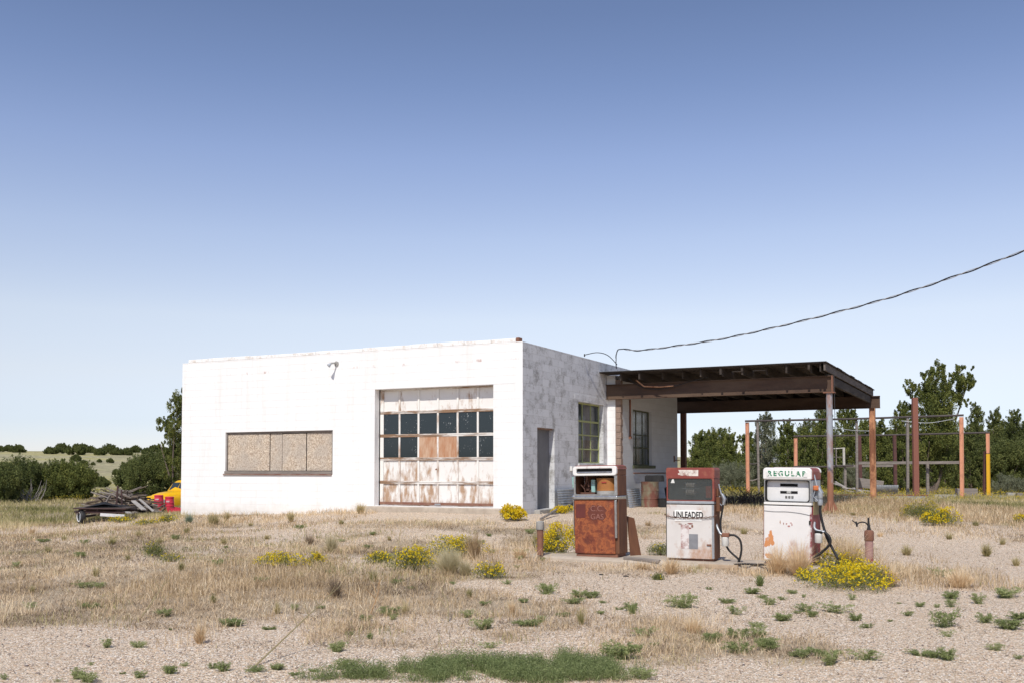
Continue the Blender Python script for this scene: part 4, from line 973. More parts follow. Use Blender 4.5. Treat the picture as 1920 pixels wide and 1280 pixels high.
o.location = (bx_+.16, by_+.12, bz+bh+.004); o.rotation_euler.z = RZ; tag(o, 'black crate set on top of the rusty oil drum', 'crate')
q = st(SW+1.05, tb_-.1); 
o = empty('bucket', (q[0], q[1], gz1(*q)), 'charred black bucket in front of the rusty oil drum', 'bucket')
MB().lathe([(.13,0),(.16,.25),(.175,.255),(.175,.27),(.15,.265),(.12,.02)], n=20, cap=False).build('pail', m_black, o, smooth='auto')
MB().lathe([(.122,.03),(.001,.031)], n=20, cap=False).build('ash', simple('ash', (.12,.12,.12)), o)
q = st(SW+.5, t_of(1254, SW+.5)); zt_ = gz1(*q)
o = empty('old_tyre', (q[0], q[1], zt_+.30), 'old black tyre leaning in the dark corner right of the drum', 'tyre', RZ); o.rotation_euler = (R(10), 0, RZ-R(70))
MB().lathe([(.17,-.08),(.24,-.11),(.30,-.10),(.325,-.05),(.325,.05),(.30,.10),(.24,.11),(.17,.08),(.19,.0),(.17,-.08)], n=28, axis='y', cap=False).build('tread', m_black, o, smooth='auto')
def lump(mb, c, r, seed, sq=(1,1,1), sub=1, jit=.25):
    bm = bmesh.new(); bmesh.ops.create_icosphere(bm, subdivisions=sub, radius=1); rr_ = random.Random(seed)
    vs = [tuple(c[i]+v.co[i]*r*sq[i]*(1+rr_.uniform(-jit, jit)) for i in range(3)) for v in bm.verts]
    bm.verts.index_update(); fs = [tuple(v.index for v in f.verts) for f in bm.faces]; bm.free(); return mb.add(vs, fs)
b = MB(); q = st(SW+1.0, t_of(1243, SW+1.0)); random.seed(3)
for k in range(14): lump(b, (q[0]+random.uniform(-.25,.25), q[1]+random.uniform(-.15,.15), gz1(*q)+random.uniform(0,.1)), random.uniform(.05,.09), k)
tag(b.build('ash_heap', simple('grey_ash', (.16,.165,.17), (.08,.08,.085), 9), None), 'low heap of grey cinders on the ground between bucket and tyre', 'rubble')
b = MB(); q = st(.5, t_of(1076, .5)); z0_ = gz1(*q)
b.bar((q[0]-.25,q[1],z0_+.02),(q[0]+.15,q[1]+.1,z0_+.42),.05,.05).bar((q[0]+.1,q[1]-.05,z0_+.0),(q[0]+.12,q[1]+.1,z0_+.55),.06,.06).bar((q[0]-.3,q[1]-.1,z0_+.05),(q[0]+.3,q[1]-.05,z0_+.18),.07,.05)
b.box(q[0]+.05,q[0]+.35,q[1],q[1]+.25,z0_,z0_+.3)
tag(b.build('scrap_frame', m_black, None, bevel=.006), 'jumble of black scrap iron against the block wall behind the rusty pump', 'scrap metal')
c0_, c1_ = px2g(1014, 976), px2g(1044, 966)
o = MB().tube(spline([c0_+Vector((0,0,.05)), (c0_+c1_)/2+Vector((0,0,.1)), c1_+Vector((0,0,.16))], 4), [.03]*8+[.02], 7).tube([(c0_+c1_)/2+Vector((0,0,.1)), c1_+Vector((.05,.1,.05))], .018, 6).build('dead_branch', m_greywood, None)
tag(o, 'grey forked dead branch on the ground left of the rusty pump', 'branch')

# ------------------------------------------------------------------ power cable
P = [at(1156, 690, 30.2), at(1155, 674, 30.0), at(1157, 658, 29.9), at(1165, 654, 29.6), at(1200, 656.5, 28.8), at(1270, 648, 27.8), at(1350, 636, 26.8), at(1440, 617, 25.6), at(1560, 588, 24.2), at(1680, 555, 22.8), at(1800, 515, 21.4), at(1920, 470, 20.2), at(2150, 370, 18.2), at(2500, 190, 15.8)]
path = spline(P, 14); hx = [[], []]; L = 0
for i, p in enumerate(path):
    if i: L += (p-path[i-1]).length
    d = (path[min(i+1, len(path)-1)]-path[max(i-1, 0)]).normalized(); a = d.cross(Vector((0,0,1))).normalized() if abs(d.z) < .95 else Vector((1,0,0)); b_ = a.cross(d)
    t = L*2*math.pi/1.0
    amp = .016 if L > 1 else .006
    for k in (0, 1): hx[k].append(p+(a*math.cos(t+k*math.pi)+b_*math.sin(t+k*math.pi))*amp)
o = empty('power_cable', (0,0,0), 'twisted power cable sagging from the canopy corner up to the right', 'cable')
MB().tube(hx[0], .015, 7).build('insulated_wire', m_black, o, smooth=True)
MB().tube(hx[1], .008, 6).build('bare_wire', simple('bare_wire_metal', (.62,.62,.64), (.5,.5,.5), 8, .5, .3), o, smooth=True)
o = MB().tube(spline([at(1096,665,28.5), at(1120,660.5,29), at(1140,666,29.6), at(1157,683,30.1)], 6), .012, 6).tube([at(1096,668,28.5), at(1096,663,28.5)],.02,6).build('thin_cable', m_black, None, smooth=True)
tag(o, 'thin black wire looping along the top of the grey block wall', 'cable')

# ------------------------------------------------------------------ pole frames behind the canopy
m_rail_p = simple('dark_pipe_rail', (.10,.085,.08), (.06,.05,.05), 6, .7)
m_dpost = simple('dark_maroon_post', (.13,.06,.055), (.08,.045,.04), 6, .8)
def wpost(par, px, y0p, y1p, D, mat, w=.1, name='post', dx=0):
    a = at(px, y0p, D); b_ = at(px+dx, y1p, D); z0 = min(b_.z, gz1(b_.x, D))-.1; w2 = w/2
    b = MB()
    if w > .13:
        b.bar((b_.x, D, z0), (a.x, D, a.z), w, w)
    else: b.bar((b_.x, D, z0), (a.x, D, a.z), w, w)
    return b.build(name, mat, par)
def chan(par, px, y0p, y1p, D, mat, w, name='post', dx=0):
    a = at(px, y0p, D); b_ = at(px+dx, y1p, D); z0 = min(b_.z, gz1(b_.x, D))-.15
    h = a.z-z0; b = MB(); b.box(-w/2,-w/2+.02,-w/2,w/2,0,h); b.box(w/2-.02,w/2,-w/2,w/2,0,h); b.box(-w/2+.021,w/2-.021,-.012,.012,0,h)
    o = b.build(name, mat, par); o.location = (b_.x, D, z0); o.rotation_euler = (0, math.atan2(a.x-b_.x, h), RZ); return o
def rail(par, p, D0, q, D1, mat, r=.045, name='rail', sq=False):
    a = at(*p, D0); b_ = at(*q, D1); b = MB()
    (b.bar(a, b_, r*1.6, r*2) if sq else b.tube([a, (a+b_)/2-Vector((0,0,.03)), b_], r, 8)); return b.build(name, mat, par)
o = empty('pole_frame', (px2g(1600, 935).x, 44, .3), 'front open shed frame of orange posts under a dark pipe rail', 'shed frame')
o0 = o.location.copy(); o.location = (0,0,0)
chan(o, 1401, 791, 926, 46, m_orange, .15, dx=2); chan(o, 1802.5, 781, 936, 42, m_orange, .16, dx=1.5)
rail(o, (1397,788.5), 46, (1807,777.5), 42, m_rail_p)
wpost(o, 1420, 790, 928, 45.8, m_greywood, .09, dx=3); wpost(o, 1701.5, 779, 905, 43, m_greywood, .1); wpost(o, 1606, 788, 925, 44, m_greywood, .09, dx=1)
rail(o, (1404,868), 46, (1421,868), 45.8, m_rail_p, .03); rail(o, (1404,900), 46, (1421,897), 45.8, m_greywood, .03)
rail(o, (1610,867), 44, (1800,866), 42.1, m_greywood, .06, 'girt', True)
wpost(o, 1739, 868, 920, 43, m_greywood, .1)
MB().tube(spline([at(1560,800,44.6), at(1600,806,44), at(1640,807,43.5)],6), .012, 5).tube(spline([at(1690,788,43), at(1740,792,42.6), at(1790,784,42.2)],6), .012, 5).build('wire', m_galv, o)
b = MB()
for k in range(6):
    x0 = 1483+k*8; b.tube([at(x0,791,45.2), at(x0+4,800,45.2), at(x0+8,791,45.2)], .012, 5)
b.build('lattice', m_rail_p, o)
o = empty('pole_frame', (0,0,0), 'rear open shed frame whose right post turns from orange to yellow', 'shed frame')
chan(o, 1492, 820, 905, 53, m_orange, .17, dx=.5)
rail(o, (1488,817), 53, (1856,810), 48, m_rail_p)
yp = chan(o, 1852.3, 812, 850, 48, m_orange, .16, dx=.3); 
a = at(1852.6, 849, 48); 
yp2 = chan(o, 1852.6, 850, 934, 48, peel('yellow_post_paint', (.70,.42,.03), (.10,.06,.05), .36, 4, (1,1,.5)), .165, 'yellow_post', dx=1.2)
for me in (yp,):   # upper piece butts onto the yellow piece
    me.location.z = a.z; me.scale.z = (at(1852.3,812,48).z-a.z)/(me.dimensions.z if me.dimensions.z else 1) if False else 1
zt0 = at(1852.3,812,48).z; b = MB(); w = .16
b.box(-w/2,-w/2+.02,-w/2,w/2,0,zt0-a.z); b.box(w/2-.02,w/2,-w/2,w/2,0,zt0-a.z); b.box(-w/2+.021,w/2-.021,-.012,.012,0,zt0-a.z)
bpy.data.objects.remove(yp, do_unlink=True); yp = b.build('post', m_orange, o); yp.location = (a.x, 48, a.z+.002); yp.rotation_euler.z = RZ
wpost(o, 1610.5, 816, 922, 50.5, m_dpost, .17, dx=3); wpost(o, 1677, 815, 912, 50, m_dpost, .14, dx=2); wpost(o, 1847, 845, 933, 48.3, m_dpost, .12, dx=-2)
rail(o, (1488,874), 53, (1600,872), 51, m_rail_p, .045); rail(o, (1562,873), 52, (1680,872), 50, m_greywood, .06, 'girt', True)
o = empty('window_frame', (0,0,0), 'empty white window frame standing in the rear shed frame', 'window frame')
b = MB(); D = 51.4
for (p, q, w) in (((1582,838),(1582.5,872),.11),((1563,840),(1582,839),.07)): b.bar(at(*p, D), at(*q, D), w, .05, (0,1,0) if False else (0,0,1))
b.build('frame', simple('chalky_white_wood', (.62,.60,.56), (.4,.37,.33), 8), o)
MB().bar(at(1568,840,D), at(1568,871,D), .04, .03).bar(at(1563,856,D), at(1581,856,D), .03, .03).build('glazing_bar', m_greywood, o)
wpost(o, 1584.5, 873, 908, D, m_greywood, .11)
o = MB().bar((at(1718,942,40).x, 40, gz1(at(1718,942,40).x, 40)-.1), at(1715, 745, 40), .21, .17).build('steel_post', peel('rust_red_steel', (.24,.10,.075), (.45,.18,.09), .42, 3, (1,1,.4), .8, 0, (.12,.05,.04)), None, bevel=.012)
tag(o, 'tall thick rust red steel post rising above both shed frames', 'post')
# low wreckage between the frames
m_plank = simple('bleached_plank', (.42,.39,.36), (.27,.245,.22), 7, .9, 0, .6, .005, (.3,.3,2))
dl = [('bleached plank lying highest on the scrap heap behind the canopy post', (1563,905), (1583,913), 46, .16),
      ('bleached plank sloping down right from the top of the scrap heap', (1566,902), (1590,916), 45.6, .14),
      ('long bleached plank across the middle of the scrap heap', (1580,913), (1632,920), 45.2, .2),
      ('narrow bleached plank along the foot of the scrap heap', (1588,919), (1625,925), 44.8, .12),
      ('grey plank on the ground right of the orange canopy post', (1652,915), (1682,916), 46, .1),
      ('bleached short plank leaning under the grey tank panel', (1600,914), (1618,922), 44.6, .15)]
for lab, p, q, D, w in dl:
    o = MB().bar(at(*p, D), at(*q, D-.6), w, .04).build('plank', m_plank, None, bevel=.006); tag(o, lab, 'plank')
b = MB()
D = 46.5; pts = [at(1612,895,D), at(1658,901,D), at(1655,917,D), at(1617,914,D)]
ol_ = [(p.x, p.z) for p in pts]; b.prism(ol_, D, D+.5)
tag(b.build('tank_panel', m_greywood, None, bevel=.02), 'dull grey box panel tipped over behind the orange canopy post', 'metal panel')
corrugated('corrugated_sheet', 1.1, .5, m_corr, 'bent ribbed grey metal sheet at the foot of the grey box panel', tuple(at(1633,926,43)), R(-10), R(35), horiz=False)
o = empty('metal_trough', (0,0,0), 'long low pale metal trough in the grass beneath the front shed frame', 'trough')
D = 41; a = at(1560,932,D); c = at(1735,933,D-1.5)
MB().bar(a+Vector((0,0,.02)), c+Vector((0,0,.02)), .5, .16).build('trough_body', m_galv, o, bevel=.02)
MB().bar(a+Vector((0,-.26,.12)), c+Vector((0,-.26,.12)), .05, .05).build('rim', m_rustp, o)
for lab, p, D, s_, mt, nm, ct in (('low grey sheet box beside the right orange post', (1812,926), 45, (.85,.5,.42), m_greywood, 'sheet_box', 'box'),
     ('pale crumpled metal sheet on the grass right of the yellow post', (1875,934), 44, (.75,.4,.13), m_galv, 'crumpled_sheet', 'metal sheet'),
     ('square grey concrete block lying at the right edge of the yard', (1900,934), 44, (.52,.3,.27), m_concg, 'concrete_block', 'block'),
     ('dark small concrete block touching the square grey one', (1911,935), 43.6, (.22,.3,.27), m_greywood, 'concrete_block', 'block'),
     ('weathered low board box in the grass between red post and orange post', (1772,932), 43, (.9,.3,.16), m_concg, 'board_box', 'box')):
    c = at(*p, D); b = MB()
    if nm == 'crumpled_sheet': lump(b, (0,0,s_[2]*.5), .5, 4, (s_[0]*1.1,s_[1],s_[2]*1.1), 2, .08)
    else: b.box(-s_[0]/2,s_[0]/2,-s_[1]/2,s_[1]/2,-.2,s_[2]).box(-s_[0]/2+.02,s_[0]/2-.03,-s_[1]/2-.012,-s_[1]/2-.001,0,s_[2]*.6)
    o = b.build(nm, mt, None, bevel=.012); o.location = (c.x, D, gz1(c.x, D)); o.rotation_euler.z = R(-12); tag(o, lab, ct)
# pale shed glimpsed through the trees
o = empty('distant_shed', (at(1440,870,78).x, 78, .2), 'pale shed glimpsed through gaps in the junipers behind the frames', 'shed')
MB().box(-1.6,1.6,0,3,-.5,2.5).build('wall', simple('pale_siding', (.62,.64,.66), (.5,.52,.55), 3), o)
MB().prism([(-1.8,2.5),(1.8,2.5),(0,3.1)], -.2, 3.2).build('roof', m_galv, o)

# ------------------------------------------------------------------ trailer, wood pile, drums, truck on the left
pt = px2g(150, 981); print('TRAILER', pt); tl = empty('flatbed_trailer', (pt.x, pt.y, pt.z), 'derelict low trailer frame with one white rimmed wheel and a white bumper board', 'trailer', R(8))
tl.scale = (pt.y/36,)*3
m_dframe = simple('dark_trailer_frame', (.055,.035,.035), (.09,.05,.045), 6, .8)
wl = 1.5
MB().bar((-.15,0,.42),(1.55,0,.40),.09,.07).bar((-.15,1.3,.44),(1.6,1.3,.42),.09,.07).bar((0,-.05,.5),(0,1.4,.5),.1,.05).bar((.6,-.05,.48),(.6,1.4,.48),.08,.04).bar((1.3,-.05,.46),(1.3,1.4,.47),.08,.04).bar((-.2,-.08,.56),(1.6,-.06,.53),.12,.04).bar((0.1,.3,.25),(0.15,1.35,.25),.07,.07).build('frame', m_dframe, tl, bevel=.006)
MB().box(-.25,1.65,.0,1.35,.53,.575).build('deck', simple('dark_deck_planks', (.075,.06,.055), (.13,.11,.10), 8, .9, 0, .6, .006, (.4,2,1)), tl, bevel=.01)
b = MB(); b.add([(0.1,.1,.58),(.8,.05,.62),(1.3,.2,.60),(1.5,.9,.62),(.7,1.2,.68),(.2,.9,.64)], [(0,1,2,3,4,5)]); b.add([(0.1,.1,.585),(.8,.05,.70),(1.3,.2,.62),(.7,.6,.78)],[(0,1,3),(1,2,3),(0,3,2)])
b.build('tarpaulin', simple('black_tarp', (.02,.02,.022)), tl)
MB().bar((.72,-.1,.33),(1.56,-.09,.27),.05,.11).build('bumper_board', simple('chalky_white_paint', (.72,.72,.74)), tl, bevel=.01)
w = MB().lathe([(.15,-.07),(.20,-.09),(.235,-.07),(.25,-.04),(.25,.04),(.235,.07),(.2,.09),(.15,.07),(.15,-.07)], (0,0,0), 26, 'y', cap=False).build('wheel', m_black, tl, smooth='auto'); w.location = (0.03,.02,.25); w.rotation_euler.z = R(-52)
MB().lathe([(.15,-.06),(.15,-.085),(.175,-.092),(.175,-.085)], (0,0,0), 26, 'y', cap=False).build('white_rim', simple('white_rim_paint', (.75,.75,.75)), w, smooth='auto')
MB().lathe([(.15,-.03),(.05,-.05),(.001,-.05)], (0,0,0), 20, 'y', cap=False).build('hub', simple('hub_blue_grey', (.30,.34,.38), (.15,.16,.18)), w, smooth='auto')
MB().bar((.5,1.2,.55),(.75,1.15,1.0),.14,.04).build('leaning_stake', m_greywood, tl); MB().bar((.95,1.2,.5),(1.0,1.2,1.35),.06,.05).bar((1.15,1.25,.5),(1.12,1.25,1.2),.05,.05).build('stake', m_dframe, tl)
# logs
random.seed(21); Dp = 39.5; gcol = [m_greywood, simple('brown_grey_log', (.20,.155,.12), (.11,.085,.07), 7, .9, 0, .7, .006), simple('dark_log', (.12,.09,.07), (.07,.055,.045), 7, .9, 0, .7, .006)]
for k in range(190):
    u = random.uniform(-1, 1); px = 234+u*68; y = Dp+random.uniform(-1.0, 1.2)
    x = ray(px, 900)[0]*y; hmax = (1-abs(u+.05)**2.2)*1.12; zb_ = gz1(x, y)+random.uniform(0.02, 1)**.7*max(hmax, .1)
    az = random.gauss(0, .38) if random.random() < .75 else random.uniform(0, 3.1); L = random.uniform(.5, 1.5); pitch = random.gauss(-.05, .22)
    d = Vector((math.cos(az)*math.cos(pitch), math.sin(az)*math.cos(pitch), math.sin(pitch)))*L/2
    c = Vector((x, y, zb_)); m_ = random.choice(gcol); b = MB(); r0 = random.uniform(.018, .05)
    if random.random() < .3: b.bar(c-d, c+d, random.uniform(.08,.16), .035); nm = 'board'; lab = 'weathered grey board thrown on the wood pile by the trailer'
    else: b.tube([c-d, c+Vector((random.uniform(-.04,.04),0,random.uniform(-.07,.09))), c+d], [r0, r0*.9, r0*.6], 7); nm = 'log'; lab = 'weathered grey log in the tangled wood pile by the trailer'
    tag(b.build(nm, m_, None), lab, nm, 'boards in the wood pile' if nm == 'board' else 'logs in the wood pile')
for k, (p, q, w) in enumerate((((250,938),(270,955),.17),((262,935),(288,958),.08),((230,955),(245,962),.15))):
    o = MB().bar(at(*p, 38.3), at(*q, 37.6), w, .04).build('board', simple('silver_board', (.44,.42,.40), (.30,.28,.26), 7, .9), None)
    tag(o, ['wide silver board sliding down the front of the wood pile', 'long thin silver pole at the right end of the wood pile', 'short silver board low on the front of the wood pile'][k], 'board')
m_red = simple('pinkish_red_plastic', (.62,.045,.085), (.55,.04,.07), 3, .45, 0, .05)
for k, (px, y0p, y1p) in enumerate(((297.5, 927, 951), (317.5, 930, 957))):
    D = 43+.3*k; c = at(px, y1p, D); h = at(px, y0p, D).z-c.z; r = 9.2/F*D
    o = empty('red_drum', c, ['left red plastic drum standing in front of the yellow truck', 'right red plastic drum beside the white wall corner'][k], 'drum')
    MB().lathe([(r*.93,-.2),(r*.95,.0),(r*.93,h*.3),(r*.98,h*.32),(r*.98,h*.38),(r*.92,h*.4),(r*.92,h*.55),(r*.97,h*.57),(r*.88,h*.62),(r*.86,h*.88),(r*.9,h*.9),(r*.9,h*.96),(r*.8,h)], n=26).build('drum_body', m_red, o, smooth='auto')
    MB().box(-.07,.07,-r*.98,-r*.90,h*.62,h*.72).build('paper_label', simple('paper_label', (.7,.5,.5)), o)
D = 41; c = at(326, 958, D)
o = MB().add([(-.1,0,-.1),(.36,0,-.1),(.36,.5,-.1),(-.1,.5,-.1),(-.16,0,.16),(.42,0,.12),(.42,.5,.1),(-.16,.5,.2)], [(3,2,1,0),(0,1,5,4),(1,2,6,5),(2,3,7,6),(3,0,4,7)]).build('red_tub', m_red, None, bevel=.01); o.modifiers.new('s','SOLIDIFY').thickness = .02
o.location = c+Vector((0,0,-.02)); tag(o, 'open red plastic tub lying at the foot of the white wall corner', 'tub')
o = MB().lathe([(.28,0),(.33,.12),(.35,.125),(.33,.13),(.27,.02),(.001,.02)], n=22, cap=False).build('red_basin', simple('orange_red_plastic', (.62,.10,.06)), None, smooth='auto'); o.location = at(303, 965, 40); tag(o, 'shallow orange red basin on the ground right of the wood pile', 'basin')

m_yel = simple('yellow_truck_paint', (.80,.46,.012), (.74,.40,.01), 1.5, .35, 0, .0)
D = 49; c = at(290, 966, D); tk = empty('yellow_truck', (c.x, D, c.z), 'vintage yellow pickup truck half hidden behind the white wall', 'pickup truck', R(58))
def loft(mb, secs, n=20, e=.45):
    """secs: (x, y0, y1, z0, z1) superellipse rounded sections"""
    vs = []
    for (x, a, b_, c, d) in secs:
        cy, cz, ry, rz_ = (a+b_)/2, (c+d)/2, (b_-a)/2, (d-c)/2
        for k in range(n):
            t = 2*math.pi*(k+.5)/n; co, si = math.cos(t), math.sin(t)
            vs.append((x, cy+ry*math.copysign(abs(co)**e, co), cz+rz_*math.copysign(abs(si)**e, si)))
    fs = [(i*n+k, i*n+(k+1) % n, (i+1)*n+(k+1) % n, (i+1)*n+k) for i in range(len(secs)-1) for k in range(n)]
    fs += [tuple(range(n)), tuple((len(secs)-1)*n+k for k in range(n))]; return mb.add(vs, fs)
body = loft(MB(), [(0,-.42,.42,.5,.92),(.12,-.48,.48,.45,1.05),(.5,-.56,.56,.42,1.14),(1.1,-.7,.7,.4,1.2),(1.35,-.82,.82,.38,1.2),(2.5,-.85,.85,.38,1.22),(2.55,-.8,.8,.38,1.2)], 24, .5).build('body', m_yel, tk, smooth='auto')
loft(MB(), [(1.32,-.7,.7,1.15,1.25),(1.55,-.68,.68,1.15,1.6),(1.75,-.66,.66,1.15,1.74),(2.35,-.66,.66,1.15,1.74),(2.5,-.68,.68,1.15,1.5)], 24, .5).build('cab_roof', m_yel, tk, smooth='auto')
MB().add([(1.34,-.60,1.24),(1.34,-.02,1.22),(1.56,-.02,1.62),(1.56,-.52,1.60)], [(0,1,2,3)]).add([(1.34,.60,1.24),(1.34,.02,1.22),(1.56,.02,1.62),(1.56,.52,1.60)], [(3,2,1,0)]).build('windshield', glass('truck_glass', None, 1, False, (.03,.04,.05)), tk).location = (-.02,0,.01)
MB().box(1.75,2.3,-.70,-.665,1.26,1.6).build('side_window', glass('truck_side_glass', None, 1, False, (.03,.04,.05)), tk, bevel=.01)
for sy in (-1, 1):
    loft(MB(), [(.02,sy*.66-.16,sy*.66+.16,.42,.8),(.15,sy*.68-.22,sy*.68+.22,.36,.94),(.5,sy*.7-.24,sy*.7+.24,.34,1.0),(.9,sy*.72-.22,sy*.72+.2,.34,.94),(1.3,sy*.74-.16,sy*.74+.14,.34,.7)], 20, .6).build('fender', m_yel, tk, smooth='auto')
    MB().lathe([(.1,-.02),(.11,0),(.07,.03)], (-.0,sy*.66,.72), 16, 'x').build('headlight', m_chrome, tk, smooth='auto')
    for x in (.55, 3.7):
        w = MB().lathe([(.2,-.09),(.3,-.1),(.35,-.06),(.35,.06),(.3,.1),(.2,.09)], (x,sy*.74,.3), 24, 'y').build('wheel', m_black, tk, smooth='auto')
for z in (.56,.64,.72,.80): MB().box(-.03,.02,-.4,.4,z,z+.03).build('grille_bar', m_chrome, tk, bevel=.006)
MB().box(-.14,-.08,-.85,.85,.42,.54).build('bumper', m_chrome, tk, bevel=.02)
MB().box(2.6,4.6,-.82,.82,.5,1.1).build('load_bed', m_yel, tk, bevel=.05)
MB().box(.7,.95,-.60,-.57,.98,1.0).build('hood_badge', m_chrome, tk)

# ------------------------------------------------------------------ trees
JUN = [(0,(.032,.046,.014)),(.3,(.088,.115,.028)),(.65,(.18,.20,.05)),(1,(.30,.30,.08))]
m_jun = leafmat('juniper_foliage', JUN, .65, .2)
m_jun2 = leafmat('dull_juniper_foliage', [(0,(.04,.055,.018)),(.5,(.12,.145,.042)),(1,(.23,.235,.075))], .65, .2)
m_jblue = leafmat('grey_green_foliage', [(0,(.10,.115,.07)),(.5,(.18,.195,.12)),(1,(.29,.29,.19))], .65, .2)
m_bark = simple('juniper_bark', (.20,.16,.13), (.11,.085,.07), 8, .9, 0, .8, .02, (1,1,.2))
m_bark2 = simple('bleached_branch', (.42,.39,.36), (.28,.25,.23), 8, .9)
def crown_mesh(name, lobes, mat, dens, size, parent=None, up=.6, seed=0):
    """lobes: (x,y,z,rx,ry,rz). Each lobe is a cluster of flame-shaped sprays of small leaves"""
    g = np.random.default_rng(seed); C = []; S = []; Q = []
    for (x, y, z, rx, ry, rz_) in lobes:
        nsp = max(5, int(13*dens*(rx*ry*rz_)**(1/3)/.5))
        lb = g.uniform(-.12, .12)
        for _ in range(nsp):
            d = g.normal(size=3); d /= np.linalg.norm(d); rr = g.uniform(.45, 1.0)**.6
            c = np.array([x+d[0]*rx*rr, y+d[1]*ry*rr, z+d[2]*rz_*rr]); sr = g.uniform(.13, .26)*(rx*ry*rz_)**(1/3)/.6
            m = int(g.uniform(90, 150)); t = g.uniform(0, 1, m)
            out = np.array([d[0]*.5, d[1]*.5, .9]); out /= np.linalg.norm(out)
            wd = (np.sin(np.pi*np.clip(t*.85+.12, 0, 1)))[:,None]
            p = c+np.outer((t-.4)*sr*2.6, out)+g.normal(size=(m,3))*.42*sr*wd
            C.append(p); S.append(g.uniform(.55, 1.15, m)*size*.74); Q.append(np.clip(g.normal(.5+lb+g.normal()*.10, .17, m), 0, 1))
    C = np.concatenate(C); S = np.concatenate(S); Q = np.concatenate(Q)
    V, Fq, q = leaves(C, S, Q, .55, up)
    return npmesh(name, V, [Fq], mat, q, parent)
def trunk_mesh(base, targets, r, mat, parent, seed, name='trunk'):
    b = MB(); rr = random.Random(seed)
    for t in targets:
        t = Vector(t); m = base.lerp(t, .45)+Vector((rr.uniform(-.2,.2), rr.uniform(-.2,.2), rr.uniform(0,.25)))
        b.tube(spline([base, base.lerp(m, .5)+Vector((rr.uniform(-.1,.1),0,0)), m, t], 4), [r*(1-.85*k/12) for k in range(13)], 7)
    return b.build(name, mat, parent, smooth=True)
def tree(name, label, cx, D, basey, topy, wpx, seed, lobes_px=None, mat=None, dens=1, size=.11, group=None, cat='tree', shape='cone', name2=None, trunks=3, depthw=None):
    rr = random.Random(seed); c = at(cx, basey, D); zb = gz1(c.x, D); W = wpx/F*D; zt = at(cx, topy, D).z; H = zt-zb
    o = empty(name, (c.x, D, zb), label, cat, 0, group); L = []
    if lobes_px:
        for (px, py, rp, *rest) in lobes_px:
            p = at(px, py, D); r = rp/F*D; L.append((p.x-c.x, rr.uniform(-.35,.35)*W*.5, p.z-zb, r, r, r*(rest[0] if rest else 1.1)))
            L.append((p.x-c.x+rr.uniform(-.3,.3)*r, rr.uniform(-.5,.5)*W*.7, p.z-zb-r*.4, r*.8, r*.8, r*.8))
    elif shape == 'cone':
        n = int(15+6*rr.random())
        for k in range(n):
            u = (k+.5)/n; h = .12+.82*u; ww = W*.5*(1-u**2.2)*.85; a = k*2.4+rr.uniform(-.5,.5); q = rr.uniform(.35, 1)*ww
            r = W*(.17-.07*u)+.12; L.append((q*math.cos(a), q*math.sin(a), H*h, r, r, r*1.25))
        L.append((0, 0, H*.5, W*.26, W*.26, H*.32))
        for k in range(7): L.append((W*.33*math.cos(k*.9), W*.33*math.sin(k*.9), H*rr.uniform(.1,.2), W*.16, W*.16, H*.12))
        for k in range(3): L.append((rr.uniform(-.25,.25)*W, 0, H*rr.uniform(.80,.95), W*.08, W*.08, H*.08))
    else:   # dome / bush
        n = int(16+W*3)
        for k in range(12):
            a = k*.5236; L.append((W*.36*math.cos(a), W*.36*math.sin(a), H*.17, W*.13, W*.13, H*.2))
        for k in range(n):
            a = rr.uniform(0, 6.28); q = rr.uniform(0, 1)**.6*W*.42; h = H*(.2+.62*math.sqrt(max(0, 1-(q/(W*.5))**2))*rr.uniform(.6, 1.05))
            r = min(H*.24, W*.16)*rr.uniform(.8, 1.2)+.1; L.append((q*math.cos(a), q*math.sin(a), h, r*1.15, r*1.15, r))
    crown_mesh('crown', L, mat or m_jun, dens, size, o, seed=seed)
    tg = sorted(L, key=lambda l: -l[2]); tg = [tg[int(i*len(tg)/max(trunks,1)) % len(tg)] for i in range(trunks)]
    trunk_mesh(Vector((0,0,-.1)), [(t[0], t[1], t[2]+.1) for t in tg], (.03+.013*H), m_bark, o, seed)
    return o
J = 'juniper'
tree('juniper', 'tall wind blown juniper with two ragged crowns rising above the frames', 1748, 52, 925, 676, 110, 1, [(1742,735,22),(1760,765,28),(1745,800,30),(1735,830,28),(1765,845,28),(1790,728,14),(1808,712,12),
    (1758,688,10,1.3),(1750,702,13),(1741,718,15),(1729,706,8),(1703,724,10),(1716,730,12),(1738,738,20),(1755,752,22),(1770,726,15),(1787,712,13),(1799,697,10,1.3),(1804,690,6),
    (1803,720,13),(1815,706,8),(1819,716,9),(1793,738,14),(1796,752,9),(1745,775,24),(1768,772,18),(1735,800,24),(1765,812,22),(1748,840,26),(1780,800,18),(1720,765,12),(1785,835,18),(1722,850,20),(1760,872,22),(1745,890,16)], size=.11, dens=1.25, trunks=5)
